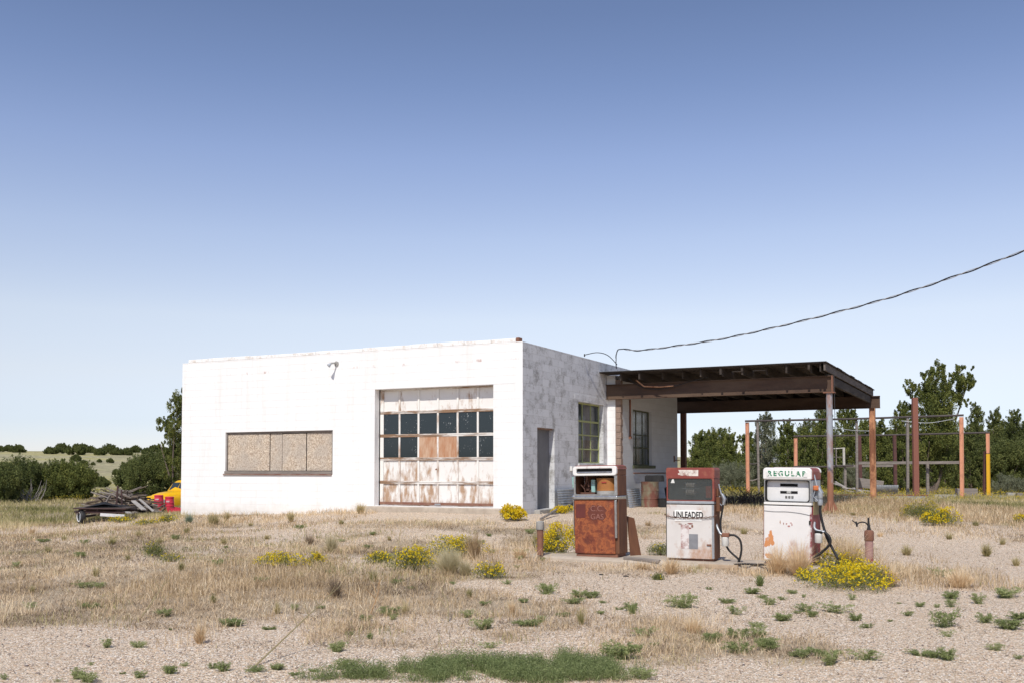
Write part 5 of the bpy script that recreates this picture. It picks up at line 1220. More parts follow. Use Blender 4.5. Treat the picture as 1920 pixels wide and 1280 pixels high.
specs = [(1312,64,920,812,62,2,'cone',m_jun,'rounded olive juniper just right of the wing wall corner'),
 (1336,66,920,806,44,31,'cone',m_jun,'narrow pointed juniper second from the wing wall corner'),
 (1368,62,920,808,56,3,'cone',m_jun,'olive juniper directly left of the leftmost orange frame post'),
 (1438,66,918,772,66,4,'cone',m_jblue,'airy blue green juniper behind the leftmost orange frame post'),
 (1478,63,918,786,50,5,'cone',m_jun,'dense juniper rising behind the REGULAR pump'),
 (1512,60,918,800,46,32,'cone',m_jun,'juniper just left of the round canopy post'),
 (1543,66,918,760,60,6,'cone',m_jun,'tall dark juniper directly behind the round canopy post'),
 (1592,60,918,758,74,7,'cone',m_jun,'broad juniper between the two right canopy posts'),
 (1652,61,918,786,56,8,'cone',m_jun,'juniper right behind the orange canopy post'),
 (1692,58,918,752,58,9,'cone',m_jun,'juniper standing left of the tall rust red post'),
 (1818,60,920,802,54,33,'cone',m_jun2,'lower juniper behind the right orange frame post'),
 (1833,66,920,752,50,10,'cone',m_jun2,'tall rounded juniper above the yellow frame post'),
 (1868,68,920,762,48,11,'cone',m_jun2,'slimmer dull juniper right of the yellow frame post'),
 (1903,70,920,768,60,12,'cone',m_jun2,'broad dull juniper at the right edge of the view'),
 (1885,60,922,818,90,13,'bush',m_jun2,'low spreading juniper bush in front of the right edge trees')]
for cx, D, by, ty, w, sd, shp, mt, lab in specs:
    tree('juniper', lab, cx, D, by, ty, w*1.18, sd, mat=mt, shape=shp, cat='tree' if shp == 'cone' else 'bush', size=.12, dens=1.15, trunks=4, group='junipers behind the frames')
for k, (x, y, w, h) in enumerate(((38,66,3.6,4.6),(44,58,4,4.2),(50,66,4,5),(31,78,5,4.4),(24,80,5,5),(17,82,5,4.6),(36,82,5,5),(43,80,5,5.4))):
    rr = random.Random(k); cc = (x/y*F+960)
    zb = gz1(x, y); ypx = lambda z: CY-F*((z-EYE)/y-.0384)
    tree('juniper', 'dark juniper in the dense row far behind the frames', cc, y, ypx(zb), ypx(zb+h), w/y*F, 60+k, mat=m_jun2, shape='cone', size=.16, dens=.8, group='junipers in the far row')
tree('sagebrush', 'pale grey green sagebrush below the junipers behind the middle pump', 1372, 54, 925, 868, 78, 14, mat=m_jblue, shape='bush', cat='bush', size=.06, dens=1.1, trunks=5)
tree('sagebrush', 'pale sagebrush at the foot of the trees right of the yellow post', 1890, 52, 930, 895, 55, 15, mat=m_jblue, shape='bush', cat='bush', size=.06, trunks=4)
tree('sagebrush', 'small grey sagebrush between the wooden posts under the frames', 1600, 56, 915, 872, 46, 16, mat=m_jblue, shape='bush', cat='bush', size=.06, trunks=4)
# left side
tree('juniper', 'tall open juniper rising behind the left end of the white wall', 334, 54, 948, 724, 90, 17, [
    (340,742,13,1.3),(332,760,15),(342,790,18),(330,815,18),(345,835,18),(322,850,16),(338,872,18),(320,888,14),(328,748,9),(334,764,12),(345,755,14),(322,775,10),(307,785,9),(303,798,10),(316,795,10),(333,790,12),(350,785,16),(314,812,9),(330,815,10),(348,812,14),
    (305,832,7),(318,845,12),(335,840,13),(322,866,13),(340,868,14),(312,885,11),(330,892,13),(352,850,14),(350,885,14),(356,735,12),(360,765,14)], size=.10, dens=1.1, trunks=5)
lspec = [(40,62,942,868,130,18,'wide dark juniper bush at the left edge with bare grey twigs in front'),
 (-12,58,945,872,90,25,'juniper bush cut by the left edge of the view'),
 (128,64,935,868,92,19,'round dense juniper bush left of the trailer'),
 (280,66,925,848,100,20,'broad juniper bush behind the wood pile and truck'),
 (243,72,915,862,46,26,'smaller juniper bush at the left foot of the broad one')]
for cx, D, by, ty, w, sd, lab in lspec:
    tree('juniper_bush', lab, cx, D, by, ty, w, sd, mat=m_jun2 if sd != 19 else m_jun, shape='bush', cat='bush', size=.12, dens=1.5, trunks=3)
# bare twigs in front of the left bush
b = MB(); random.seed(33)
for k in range(46):
    px = random.uniform(5, 75); p = at(px, 938, 59.5); p.z = gz1(p.x, p.y); tt = p+Vector((random.uniform(-.7,.7), random.uniform(-.3,.3), random.uniform(.4,1.6)))
    b.tube([p, p.lerp(tt, .5)+Vector((random.uniform(-.2,.2),0,.05)), tt], [.022,.016,.008], 4, False)
tag(b.build('dead_twigs', m_bark2, None), 'bleached dead twigs standing in front of the left juniper bush', 'branches')
# far tree line
protos = []
for k in range(5):
    c = crown_mesh('crown', [(math.cos(a*1.9+k)*2.9*(1-u_)**.5, math.sin(a*2.3)*2.6*(1-u_)**.5, .9+2.7*u_, 1.35, 1.35, 1.1) for a in range(16) for u_ in [((a*7+k*3) % 16)/15]], m_jun2, .75, .42, seed=80+k)
    protos.append(c.data); bpy.data.objects.remove(c, do_unlink=True)
rr = random.Random(4)
for k in range(46):
    if k < 30: px = -150+k*17+rr.uniform(-6,6); D = rr.uniform(215, 270); ty = float(np.interp(px, [-100,0,30,60,75,100,130,160,200,240,270,330,420], [838,841,841,852,853,841,841,838,838,834,834,846,840]))
    else: px = 1000+(k-30)*75+rr.uniform(-10,10); D = rr.uniform(150, 240); ty = 852
    if 52 < px < 80: continue
    x = ray(px, 850)[0]*D; zb = gz1(x, D); zt = at(px, ty+rr.uniform(-2,3), D).z; s_ = max((zt-zb)/4.6, .45)*rr.uniform(.7, 1.12)
    o = empty('distant_juniper', (x, D, zb-.1), 'small dark juniper in the distant tree line along the rise', 'tree', rr.uniform(0,6), 'distant tree line')
    o.scale = (s_*1.15, s_*1.15, s_)
    q = bpy.data.objects.new('crown', protos[k % 5]); COL.objects.link(q); q.parent = o
    if D < 330: 
        tk_ = trunk_mesh(Vector((0,0,-.2)), [(0,0,2.0),(.8,.2,1.6)], .16, m_bark, o, k)
for k in range(34):     # scattered smaller ones on the slope
    px = rr.uniform(60, 330); D = rr.uniform(95, 190); x = ray(px, 880)[0]*D; zb = gz1(x, D); s_ = rr.uniform(.10, .22)*(1 if k % 5 else 1.8)
    o = empty('distant_shrub', (x, D, zb), 'tiny dark shrub dotted on the pale slope below the tree line', 'bush', rr.uniform(0,6), 'shrubs on the slope')
    o.scale = (s_, s_, s_); q = bpy.data.objects.new('foliage', protos[k % 5]); COL.objects.link(q); q.parent = o

# ------------------------------------------------------------------ grasses (uncountable) in three sheets
m_straw = leafmat('straw_grass', [(0,(.22,.155,.09)),(.3,(.52,.38,.22)),(.65,(.80,.62,.40)),(1,(.95,.83,.62))], .8, .3)
m_thatch = leafmat('grey_thatch', [(0,(.13,.10,.075)),(.35,(.38,.29,.20)),(.7,(.66,.51,.35)),(1,(.85,.74,.54))], .9, .15)
m_olive = leafmat('olive_grass', [(0,(.11,.13,.04)),(.3,(.27,.26,.10)),(.6,(.50,.42,.22)),(1,(.74,.62,.40))], .8, .3)
m_weed = leafmat('weed_leaf', [(0,(.13,.16,.055)),(.5,(.27,.32,.125)),(1,(.48,.50,.25))], .7, .35)
m_mat = leafmat('weed_mat_leaf', [(0,(.095,.125,.045)),(.5,(.20,.25,.095)),(1,(.36,.39,.19))], .7, .3)
m_shr = leafmat('shrub_leaf', [(0,(.08,.11,.035)),(.5,(.17,.20,.065)),(1,(.30,.30,.12))], .7, .35)
m_flow = leafmat('yellow_blossom', [(0,(.60,.40,.01)),(.5,(.78,.60,.015)),(1,(.88,.74,.05))], .7, .3)
m_flowd = leafmat('ochre_blossom', [(0,(.35,.26,.03)),(.5,(.50,.40,.04)),(1,(.62,.50,.06))], .7, .3)
def inb(x, y, m=.25):     # not inside the building, on the island or slab
    dx, dy = x-A.x, y-A.y; s = dx*U.x+dy*U.y; t = dx*Vv.x+dy*Vv.y
    a = (s > SL-m) & (s < SW+.1) & (t > -m*.3) & (t < TB+.2) & ~((s > .1) & (t < TW0-.1))
    a |= (s > g0-.35) & (s < g1+.35) & (t > -.34) & (t < .3)
    dx, dy = x-IS.x, y-IS.y; s = dx*U.x+dy*U.y; t = dx*Vv.x+dy*Vv.y
    a |= (s > -1.2) & (s < 3.5) & (abs(t) < .42)
    return a
def scatter(n, y0, y1, bias=1.0):
    u = rng.uniform(0, 1, n); y = y0*(y1/y0)**u if bias == 1 else y0+(y1-y0)*u
    x = rng.uniform(-1, 1, n)*(.60*y+3); return x, y
# 1 matted thatch
x, y = scatter(900000, 6.0, 34); d = dry(x, y)*.93+.04; nz = vnoise(x, y, .45, 40)*.5+vnoise(x, y, .14, 41)*.5
k = (rng.uniform(0, 1, len(x)) < (d**1.5)*(.06+2.1*nz**2.6)) & ~inb(x, y); x, y = x[k], y[k]; n_ = len(x)
hue = np.clip(.05+.55*vnoise(x, y*1.5, 1.3, 43)+.30*vnoise(x, y, .3, 45)+rng.normal(0, .2, n_), 0, 1)
V, Fa, Fb, q = blades(x, y, gz(x, y), rng.uniform(.018, .065, n_)*(.6+.8*vnoise(x, y, .9, 44)), .0014+.00042*y, rng.uniform(.5, 3.4, n_), hue, droop=.25)
tag(npmesh('matted_dry_grass', V, [Fa, Fb], m_thatch, q), 'matted grey brown dry grass covering most of the gravel yard', 'grass', kind='stuff')
NTH = n_
# 2 upright straw in patches
ST = []
def spatch(px, py, rx, ry, amt, h): 
    c = px2g(px, py); a = px2g(px, py-ry); b = px2g(px, py+ry); ST.append((c.x, c.y, rx/F*c.y, max((a.y-b.y)/2, .12), amt, h))
for p in [(450,1085,150,28,1,.26),(330,1110,120,22,.6,.2),(600,1110,110,30,.8,.28),(200,1060,160,20,.4,.12),(740,1120,90,24,.6,.2),(380,1190,45,22,.9,.22),(170,985,170,16,.8,.16),(70,1010,100,14,.5,.12),
          (600,965,80,4,.7,.2),(500,972,50,4,.6,.18),(450,976,60,4,.4,.14),(400,985,50,6,.8,.2),(560,1000,200,12,.4,.1),(300,1000,60,8,.8,.16),(430,1090,100,18,.8,.32),(830,1060,60,18,.9,.24),(900,1050,35,16,1.2,.34),(990,1035,40,14,1,.28),(1200,1066,90,6,.9,.14),(1260,1064,26,7,1.4,.2),(1420,1070,50,7,1,.2),
          (1475,1058,45,8,1.6,.42),(1560,1035,40,14,1,.4),(1680,1082,60,16,1.2,.28),(1790,1085,75,14,1.2,.26),(1720,1045,25,6,.7,.15),(1640,948,90,10,1.5,.38),(1560,952,60,8,1,.25),(1400,958,70,8,.8,.2),
          (1800,960,120,14,1,.3),(1700,985,100,12,.7,.16),(1850,1000,60,8,.6,.14),(1300,1170,60,16,.8,.2),(1150,1165,90,18,.6,.15),(1050,1150,60,16,.5,.14),(800,1160,80,20,.5,.16),(1060,1000,20,8,1,.25),(240,1165,140,20,.3,.1),
          (1000,1120,110,20,.45,.1),(1230,1130,60,12,.5,.13),(640,1170,60,16,.5,.16)]: spatch(*p)
X, Y, Hh = [], [], []
for (a, b_, rx, ry, amt, h) in ST:
    n_ = int(min(3.14*rx*ry*900*amt, 22000)); n_ = max(n_, 90); r = np.sqrt(rng.uniform(0, 1, n_))**.85; t = rng.uniform(0, 6.283, n_)
    xx = a+rx*1.3*r*np.cos(t); yy = b_+ry*1.6*r*np.sin(t); w = vnoise(xx, yy, .5, 50)*.6+vnoise(xx, yy, .16, 51)*.5
    k = rng.uniform(0, 1, n_) < np.clip((w-.28)*2.4, .04, 1)*(1-.5*r); X.append(xx[k]); Y.append(yy[k]); Hh.append(h*rng.uniform(.35, 1.15, k.sum())*(1-.35*r[k]))
X = np.concatenate(X); Y = np.concatenate(Y); Hh = np.concatenate(Hh); k = ~inb(X, Y, .02); X, Y, Hh = X[k], Y[k], Hh[k]; n_ = len(X)
hue = np.clip(.50+.5*(vnoise(X, Y, 1.3, 52)-.5)+rng.normal(0, .26, n_), 0, 1)
V, Fa, Fb, q = blades(X, Y, gz(X, Y), Hh, .0020+.00026*Y, np.abs(rng.normal(.5, .45, n_)), np.where(rng.uniform(0,1,n_) < .25, hue*.35, hue))
tag(npmesh('straw_grass', V, [Fa, Fb], m_straw, q), 'upright straw coloured grass in loose patches across the yard', 'grass', kind='stuff')
# 3 field grass further off
x, y = scatter(330000, 26, 95); side = (x < -9.5) | (x > 7.0) | (y > 44)
dx, dy = x-A.x, y-A.y; s_ = dx*U.x+dy*U.y; t_ = dx*Vv.x+dy*Vv.y
und = (s_ > SW) & (s_ < SOV) & (t_ > TW0-2.5) & (t_ < TRb-1.5)
w = vnoise(x, y, 3.5, 60)*.5+vnoise(x, y, .9, 61)*.55
tr_ = ((x-pt.x-1)**2/4+(y-pt.y+1)**2/3.0 < 1); side = side & ~(tr_ & (rng.uniform(0,1,len(x)) < .9))
k = side & ~inb(x, y) & ~(und & (rng.uniform(0,1,len(x)) < .85)) & (rng.uniform(0, 1, len(x)) < np.clip((w-.22)*2.2, .08, 1)*sstep(25, 34, y+np.where(x > 0, 4, 3))); x, y = x[k], y[k]; n_ = len(x)
hue = np.clip(.48+.75*(vnoise(x, y, 4.5, 62)-.5)+.3*(vnoise(x, y, 1.1, 63)-.5)+rng.normal(0, .16, n_), 0, 1)
V, Fa, Fb, q = blades(x, y, gz(x, y), rng.uniform(.06, .26, n_)*(.5+vnoise(x, y, 2.2, 64)), .0005*y, np.abs(rng.normal(.4, .35, n_)), hue)
tag(npmesh('field_grass', V, [Fa, Fb], m_olive, q), 'olive and straw field grass beyond the garage on both sides', 'grass', kind='stuff')
print('BLADES', NTH, len(X), n_)

# loose stones
x, y = scatter(26000, 6.0, 24); d = dry(x, y); k = (rng.uniform(0, 1, len(x)) < (1-.7*d)*.8) & ~inb(x, y); x, y = x[k], y[k]; n_ = len(x)
r = rng.lognormal(-4.85, .38, n_)
oc = np.array([(1,0,0),(0,1,0),(-1,0,0),(0,-1,0),(0,0,.6),(0,0,-.5)]); a = rng.uniform(0, 6.28, n_)
V = np.empty((n_, 6, 3)); jit = rng.uniform(.7, 1.3, (n_, 6, 1)); P_ = oc[None]*jit*r[:,None,None]
V[:,:,0] = P_[:,:,0]*np.cos(a)[:,None]-P_[:,:,1]*np.sin(a)[:,None]+x[:,None]; V[:,:,1] = P_[:,:,0]*np.sin(a)[:,None]+P_[:,:,1]*np.cos(a)[:,None]+y[:,None]; V[:,:,2] = P_[:,:,2]+gz(x, y)[:,None]+.002
f8 = np.array([(0,1,4),(1,2,4),(2,3,4),(3,0,4),(1,0,5),(2,1,5),(3,2,5),(0,3,5)]); Ff = (f8[None]+(np.arange(n_)*6)[:,None,None]).reshape(-1,3)
m_st = leafmat('gravel_stones', [(0,(.14,.12,.12)),(.25,(.34,.27,.225)),(.6,(.48,.37,.29)),(.85,(.52,.42,.34)),(1,(.68,.63,.58))], .85, 0)
tag(npmesh('loose_gravel', V.reshape(-1,3), [Ff], m_st, np.repeat(rng.uniform(0, 1, n_), 6)), 'loose pinkish gravel stones strewn over the yard', 'gravel', kind='stuff')

# ------------------------------------------------------------------ green weed tufts
def weed_mesh(name, seed, sprawl=1., tall=.07, nst=34, mat=None, pale=0):
    g = np.random.default_rng(seed); C = []; Q = []; S = []
    B = [[], [], [], [], [], [], []]
    bias = g.uniform(0, 6.28); bs = g.uniform(.1, .6); cut_ = g.uniform(.45, .9)
    for k in range(nst):
        a = g.uniform(0, 6.28); r0 = g.uniform(0, .35); L = g.uniform(.35, 1.0)*(1-bs*.5*(1+math.cos(a-bias))*g.uniform(.4, 1)); r0 = min(r0, L*.6)
        m = 17; t = np.linspace(.05, 1, m); px = np.cos(a)*(r0+(L-r0)*t*sprawl*.9); py = np.sin(a)*(r0+(L-r0)*t*sprawl*.9)*.75
        pz = tall*10*g.uniform(.4, 1.)*np.sin(t*1.9)*.55
        p = np.stack([px, py, pz], 1)+g.normal(size=(m,3))*.03; p[:,2] = np.maximum(p[:,2], .01)
        C.append(np.repeat(p, 4, 0)+g.normal(size=(m*4,3))*.045); Q.append(np.clip(g.normal(.5+pale, .2, m*4), 0, 1)); S.append(g.uniform(.07, .15, m*4))
    C = np.concatenate(C); V, Fq, q = leaves(C, np.concatenate(S), np.concatenate(Q), .3, .5)
    return npmesh(name, V, [Fq], mat or m_weed, q)
WP = []
for k in range(16):
    o = weed_mesh('green_weed', 200+k, 1, rng.uniform(.08,.2), int(rng.integers(18, 48)), pale=rng.uniform(-.12,.18)); WP.append(o.data); bpy.data.objects.remove(o, do_unlink=True)
tufts = '''200,1213,15 260,1213,13 160,1101,24 170,1246,6 262,1270,15 318,1262,15 230,1262,6 347,1248,8 397,1252,13 420,1257,15 478,1257,20 520,1254,17 553,1265,12 587,1258,8 630,1221,15 632,1254,15 145,1272,18 165,1278,20 8,1273,10 108,1277,8 310,1154,24 440,1172,22 320,1180,6
635,1220,15 653,1190,8 694,1197,8 653,1253,22 703,1268,16 910,1134,14 1057,1155,12 1014,1163,12 1025,1113,15 1086,1118,16 905,1179,22 770,1105,8 918,1214,15 1028,1110,16 1108,1120,16 1182,1144,14 1281,1138,28 1328,1104,8 1409,1112,16 1430,1120,12 1485,1112,9 1466,1124,8 1362,1130,13 1443,1133,12 1380,1151,18 1469,1162,19 1419,1174,12 1495,1149,10 1208,1192,24 1226,1211,10 1336,1205,19 1385,1197,20 1419,1194,18 1390,1224,22 1440,1220,21 1487,1229,12 1161,1234,30 1198,1220,14 1297,1216,4 1203,1272,22 1148,1274,18 1088,1274,15
1507,1119,5 1510,1146,22 1566,1147,28 1468,1163,19 1524,1156,10 1604,1163,15 1598,1124,9 1628,1176,15 1670,1164,6 1686,1131,5 1725,1137,9 1703,1154,12 1784,1121,21 1757,1138,8 1783,1137,12 1836,1131,17 1887,1119,25 1771,1174,30 1776,1193,12 1847,1166,19 1890,1178,25 1910,1159,18 1867,1218,16 1729,1229,20 1777,1236,22 1752,1232,20 1507,1230,24 1538,1230,15 1572,1224,10 1558,1245,21 1622,1236,25 1428,1192,10 1437,1218,20 1910,1234,12 1764,1080,20 1300,970,10 150,1045,12 620,1075,9 640,1015,8 560,990,9 330,1010,8 1130,1130,7 700,1002,9'''.split()
rr = random.Random(9)
pts = [tuple(map(float, t.split(','))) for t in tufts]
for k in range(26):      # beyond the frame's edges
    pts.append((rr.choice([rr.uniform(-500,-20), rr.uniform(1940, 2500)]), rr.uniform(1080, 1270), rr.uniform(8, 22)))
for k, (px, py, w) in enumerate(pts):
    c = px2g(px, py); s_ = w/F*c.y*1.3
    o = bpy.data.objects.new('green_weed', WP[(k*5) % 16]); COL.objects.link(o); o.location = c-Vector((0,0,.004)); o.rotation_euler.z = rr.uniform(-.9, .9)+(3.14 if rr.random() < .5 else 0)
    o.scale = (s_*rr.uniform(1.0,1.6), s_*rr.uniform(.8,1.3), min(s_, .17)*rr.uniform(.5, 1.1)); tag(o, 'low green weed tuft sprawling on the bare gravel', 'weed', 'green weeds on the gravel')
# dense mat of the same weed at the bottom of the picture: one mass
C = []; 
for (px, py, rx, ry, n_) in ((960,1264,250,20,3000),(880,1254,130,16,900),(1060,1246,95,18,1300),(1180,1262,70,12,420),(720,1268,70,9,300),(620,1270,60,6,160)):
    c = px2g(px, py); a = px2g(px, py-ry); b_ = px2g(px, max(py+ry, py)); rx_ = rx/F*c.y; ry_ = (a.y-b_.y)/2
    r = np.sqrt(rng.uniform(0,1,n_)); t = rng.uniform(0,6.283,n_); xx = c.x+rx_*r*np.cos(t); yy = (a.y+b_.y)/2+ry_*r*np.sin(t)
    k = (vnoise(xx, yy, .30, 70)*.6+vnoise(xx, yy, .11, 71)*.4) > .40+.14*(r > .75); C.append(np.stack([xx[k], yy[k]], 1))
C = np.concatenate(C); m = 30; n_ = len(C); base = np.repeat(C, m, 0); g = rng
off = g.normal(size=(n_*m,2))*.028; hh = g.uniform(.0, 1, n_*m)*np.repeat(g.uniform(.03, .13, n_)**1, m)
P_ = np.stack([base[:,0]+off[:,0], base[:,1]+off[:,1], gz(base[:,0], base[:,1])+hh+.003], 1)
V, Fq, q = leaves(P_, g.uniform(.008, .02, len(P_)), np.clip(np.repeat(g.normal(.5,.12,n_), m)+g.normal(0,.17,len(P_)), 0, 1), .28, .7)
k2 = rng.uniform(0,1,n_) < .5; xb = np.repeat(C[k2,0],3)+rng.normal(0,.03,k2.sum()*3); yb = np.repeat(C[k2,1],3)+rng.normal(0,.03,k2.sum()*3)
V2, Fa2, Fb2, q2 = blades(xb, yb, gz(xb, yb), rng.uniform(.03,.12,len(xb)), .0045, np.abs(rng.normal(.9,.5,len(xb))), np.clip(rng.normal(.6,.2,len(xb)),0,1))
tag(npmesh('green_weed_sprigs', V2, [Fa2, Fb2], m_mat, q2), 'thin sprigs standing up from the green weed mat in the foreground centre', 'ground cover', kind='stuff')
tag(npmesh('green_weed_mat', V, [Fq], m_mat, q), 'dense mat of low green weeds in the foreground centre', 'ground cover', kind='stuff')

# ------------------------------------------------------------------ flowering shrubs, bunch grass
def shrub(label, px, py, wpx, hpx, seed, nf=1., green=1., dull=False, flat=0, D=None, name='flowering_shrub', fs=.021, top=0):
    g = np.random.default_rng(seed)
    c = px2g(px, py) if D is None else at(px, py, D)
    if D: c.z = gz1(c.x, c.y)
    W = wpx/F*c.y/2*1.3; H = hpx/F*c.y*1.12; vol = W*W*H
    o = empty(name, c, label, 'shrub')
    sub = [(g.uniform(-.55,.55)*W, g.uniform(-.5,.5)*W*.8, g.uniform(.6, 1.)*H, g.uniform(.4,.6)*W) for _ in range(7)]+[(0,0,H*.9,W*.7)]
    def surf(n):
        i = g.integers(0, len(sub), n); S = np.array(sub)[i]; a = g.uniform(0, 6.28, n); u = g.uniform(0, 1, n)**.5*.98
        x = S[:,0]+S[:,3]*u*np.cos(a); y = S[:,1]+S[:,3]*u*np.sin(a); z = S[:,2]*np.sqrt(np.maximum(0, 1-u**2*.96)); return np.stack([x,y,z],1)
    nl = int(np.clip(26000*W*H*green, 900, 16000)); P_ = surf(nl); P_[:,2] *= g.uniform(.1, .97, nl)**.6; P_ += g.normal(size=P_.shape)*.022
    V, Fq, q = leaves(P_, g.uniform(.018,.042,nl), np.clip(g.normal(.5,.2,nl),0,1), .22, .9); npmesh('foliage', V, [Fq], m_shr, q, o)
    b = MB(); 
    for k in range(14):
        p = surf(1)[0]*.9; b.tube([(p[0]*.1,p[1]*.1,-.02), (p[0]*.6,p[1]*.6,p[2]*.5), tuple(p)], [.006,.004,.002], 4, False)
    b.build('stems', m_bark, o)
    n1 = int(np.clip(2600*W*H*nf*(1 if not top else 1.6), 24, 2600)); P_ = surf(n1); P_[:,2] *= np.where(g.uniform(0,1,n1) < .75, 1.0, g.uniform(.45, 1, n1)); k = np.ones(n1, bool)
    cl = vnoise(P_[:,0]+c.x*3, P_[:,1]+P_[:,2]+c.y, .16, seed); P_ += g.normal(size=P_.shape)*np.array([.02,.02,.012]); k = cl > .38; k[:6] = True; P_ = P_[k]; n1 = len(P_)
    P4 = np.repeat(P_, 4, 0)+g.normal(size=(n1*4,3))*.006; V, Fq, q = leaves(P4, g.uniform(.7,1.2,len(P4))*fs, np.clip(g.normal(.55,.22,len(P4)),0,1), .8, .6)
    npmesh('blossoms', V, [Fq], m_flowd if dull else m_flow, q, o); return o
shrub('large bright yellow flowering shrub spread in front of the rightmost pump', 1580, 1100, 205, 46, 300, 2.0, 1)
shrub('ragged yellow flowering shrub at the right foot of the rightmost pump', 1568, 1066, 90, 40, 301, 1.3, .9)
shrub('small yellow flowers trailing left of the large shrub by the rightmost pump', 1512, 1087, 40, 22, 302, .9, 1)
shrub('full yellow flowering shrub behind the left side of the rusty pump', 1056, 1040, 74, 56, 303, 2.2, .7, fs=.022)
shrub('low yellow flowering shrub between the grey capped pipe and the full shrub', 1032, 1038, 36, 24, 304, 1.7, .8)
shrub('compact golden yellow bush at the corner of the white and grey walls', 966, 975, 46, 28, 305, 5, .6, fs=.032)
shrub('small yellow bush by the ribbed metal sheet behind the rusty pump', 1056, 962, 34, 14, 306, 3, .8, fs=.028)
shrub('round yellow flowering shrub in the middle of the yard', 778, 1068, 84, 44, 307, 1.3, 1.0)
shrub('yellow flowering shrub behind the pale feathery grass tuft', 856, 1044, 100, 40, 308, 1.3, .9)
shrub('sparse yellow flowered plant right of the pale feathery grass tuft', 914, 1083, 56, 30, 309, .9, .9)
shrub('low yellow flowering plant left of the round shrub in the yard', 708, 1054, 54, 22, 310, 1.0, 1)
shrub('low wide yellow flowering plant in the left middle of the yard', 545, 1060, 108, 24, 311, 1.5, .7)
shrub('small yellow flowering plant at the right end of the low wide one', 594, 1058, 34, 24, 312, 1.4, .8)
shrub('green leafy shrub with few yellow flowers in the left yard', 288, 1044, 36, 30, 313, .22, 1.2)
shrub('second green leafy shrub with few flowers beside the first in the left yard', 320, 1052, 40, 14, 314, .3, 1.2)
shrub('tiny isolated yellow flower tuft in front of the middle pump', 1230, 1086, 20, 9, 315, 2.5, 1.)
shrub('green plant with two or three flowers left of the middle pump', 1240, 1040, 42, 24, 316, .08, 1.4)
shrub('bright yellow green bush in the field right of the standpipe', 1758, 984, 60, 32, 317, 2.2, 1.2, fs=.026)
shrub('duller yellow green bush behind the bright one in the right field', 1726, 972, 66, 32, 318, 1.0, 1., True, fs=.026)
shrub('small yellow flowering plant against the left end of the white wall', 316, 978, 34, 16, 319, 1.2, 1, fs=.028)
shrub('low yellow flowering plant in the grass left of the white wall end', 278, 984, 40, 12, 320, .9, 1, fs=.028)
shrub('yellow flowering plant in the grass in front of the trailer', 225, 978, 44, 10, 321, .8, 1, fs=.028)
shrub('yellow bush cut off by the right edge of the view', 1914, 980, 26, 16, 322, 2.0, 1, fs=.026)
# distant yellow bloom haze in the fields: uncountable
x, y = scatter(26000, 34, 120); w = vnoise(x, y, 7, 80)*.6+vnoise(x, y, 2, 81)*.4
k = (((x > 8) & (w > .50)) | ((x < -16) & (y > 60) & (w > .56)) | ((x > 4) & (y > 46) & (w > .5))) & ~inb(x, y); x, y = x[k], y[k]; n_ = len(x)
P_ = np.repeat(np.stack([x, y, gz(x, y)+rng.uniform(.12,.36,n_)], 1), 4, 0)+rng.normal(size=(n_*4,3))*np.array([.09,.09,.04])
V, Fq, q = leaves(P_, .0009*P_[:,1]*rng.uniform(.7,1.3,len(P_)), np.clip(rng.normal(.5,.2,len(P_)),0,1), .8, .5)
tag(npmesh('yellow_field_flowers', V, [Fq], m_flowd, q), 'yellow wildflowers scattered thinly through the far field grass', 'flowers', kind='stuff')

def bunch(label, px, py, hpx, wpx, n_, seed, mat=None, hue=.6, lean=.35, group=None, name='bunch_grass', cat='grass tuft', droop=.5):
    global rng
    keep = rng; rng = np.random.default_rng(seed); c = px2g(px, py); H = hpx/F*c.y; W = wpx/F*c.y/2
    r = np.sqrt(rng.uniform(0,1,n_))*W*.22; a = rng.uniform(0,6.28,n_); x = r*np.cos(a); y = r*np.sin(a)
    ln = np.abs(rng.normal(0, 1, n_))*lean*1.7; ln = np.minimum(ln, 2.2); az = a+rng.normal(0,.9,n_)
    V, Fa, Fb, q = blades(x, y, np.zeros(n_), H*rng.uniform(.25,1.15,n_)/(1+.18*ln**2), .0022+.00022*c.y, ln*W/max(H,.01)*1.1, np.clip(rng.normal(hue,.17,n_),0,1), az, droop)
    rng = keep; o = npmesh(name, V, [Fa, Fb], mat or m_straw, q); o.location = c; return tag(o, label, cat, group)
m_pale = leafmat('pale_feather_grass', [(0,(.42,.35,.20)),(.5,(.60,.53,.34)),(1,(.74,.69,.50))], .8, .35)
m_yuc = leafmat('blue_green_blade', [(0,(.12,.16,.11)),(.5,(.22,.28,.20)),(1,(.38,.43,.32))], .6, .2)
bunch('pale feathery grass tuft in the middle of the yard', 842, 1076, 52, 84, 1900, 1, m_pale, .6, .5)
bunch('dense pale tuft to the right of the feathery one', 872, 1078, 30, 50, 700, 2, m_pale, .45, .5)
bunch('upright brown reed clump behind the pale grass tufts', 888, 1048, 50, 60, 700, 3, m_straw, .25, .32)
bunch('dark brown wiry clump left of the yard centre', 628, 1120, 46, 50, 420, 4, m_thatch, .2, .6)
bunch('dry reddish clump between the low flower patches', 580, 1022, 26, 40, 300, 5, m_thatch, .35, .5)
bunch('pale tall grass tuft right of the reddish clump', 622, 1035, 36, 44, 600, 6, m_pale, .4, .5)
bunch('olive feathery tuft under the boarded window', 545, 978, 22, 26, 420, 7, m_olive, .7, .5)
bunch('yellowish tuft on the slab left of the roll-up door', 676, 962, 22, 36, 520, 8, m_olive, .75, .5)
bunch('blue green spiky yucca at the left end of the white wall', 354, 980, 22, 36, 300, 9, m_yuc, .6, .6, name='yucca', cat='plant')
bunch('straw tuft right of the yucca along the wall foot', 400, 984, 26, 44, 500, 10, m_olive, .6, .45)
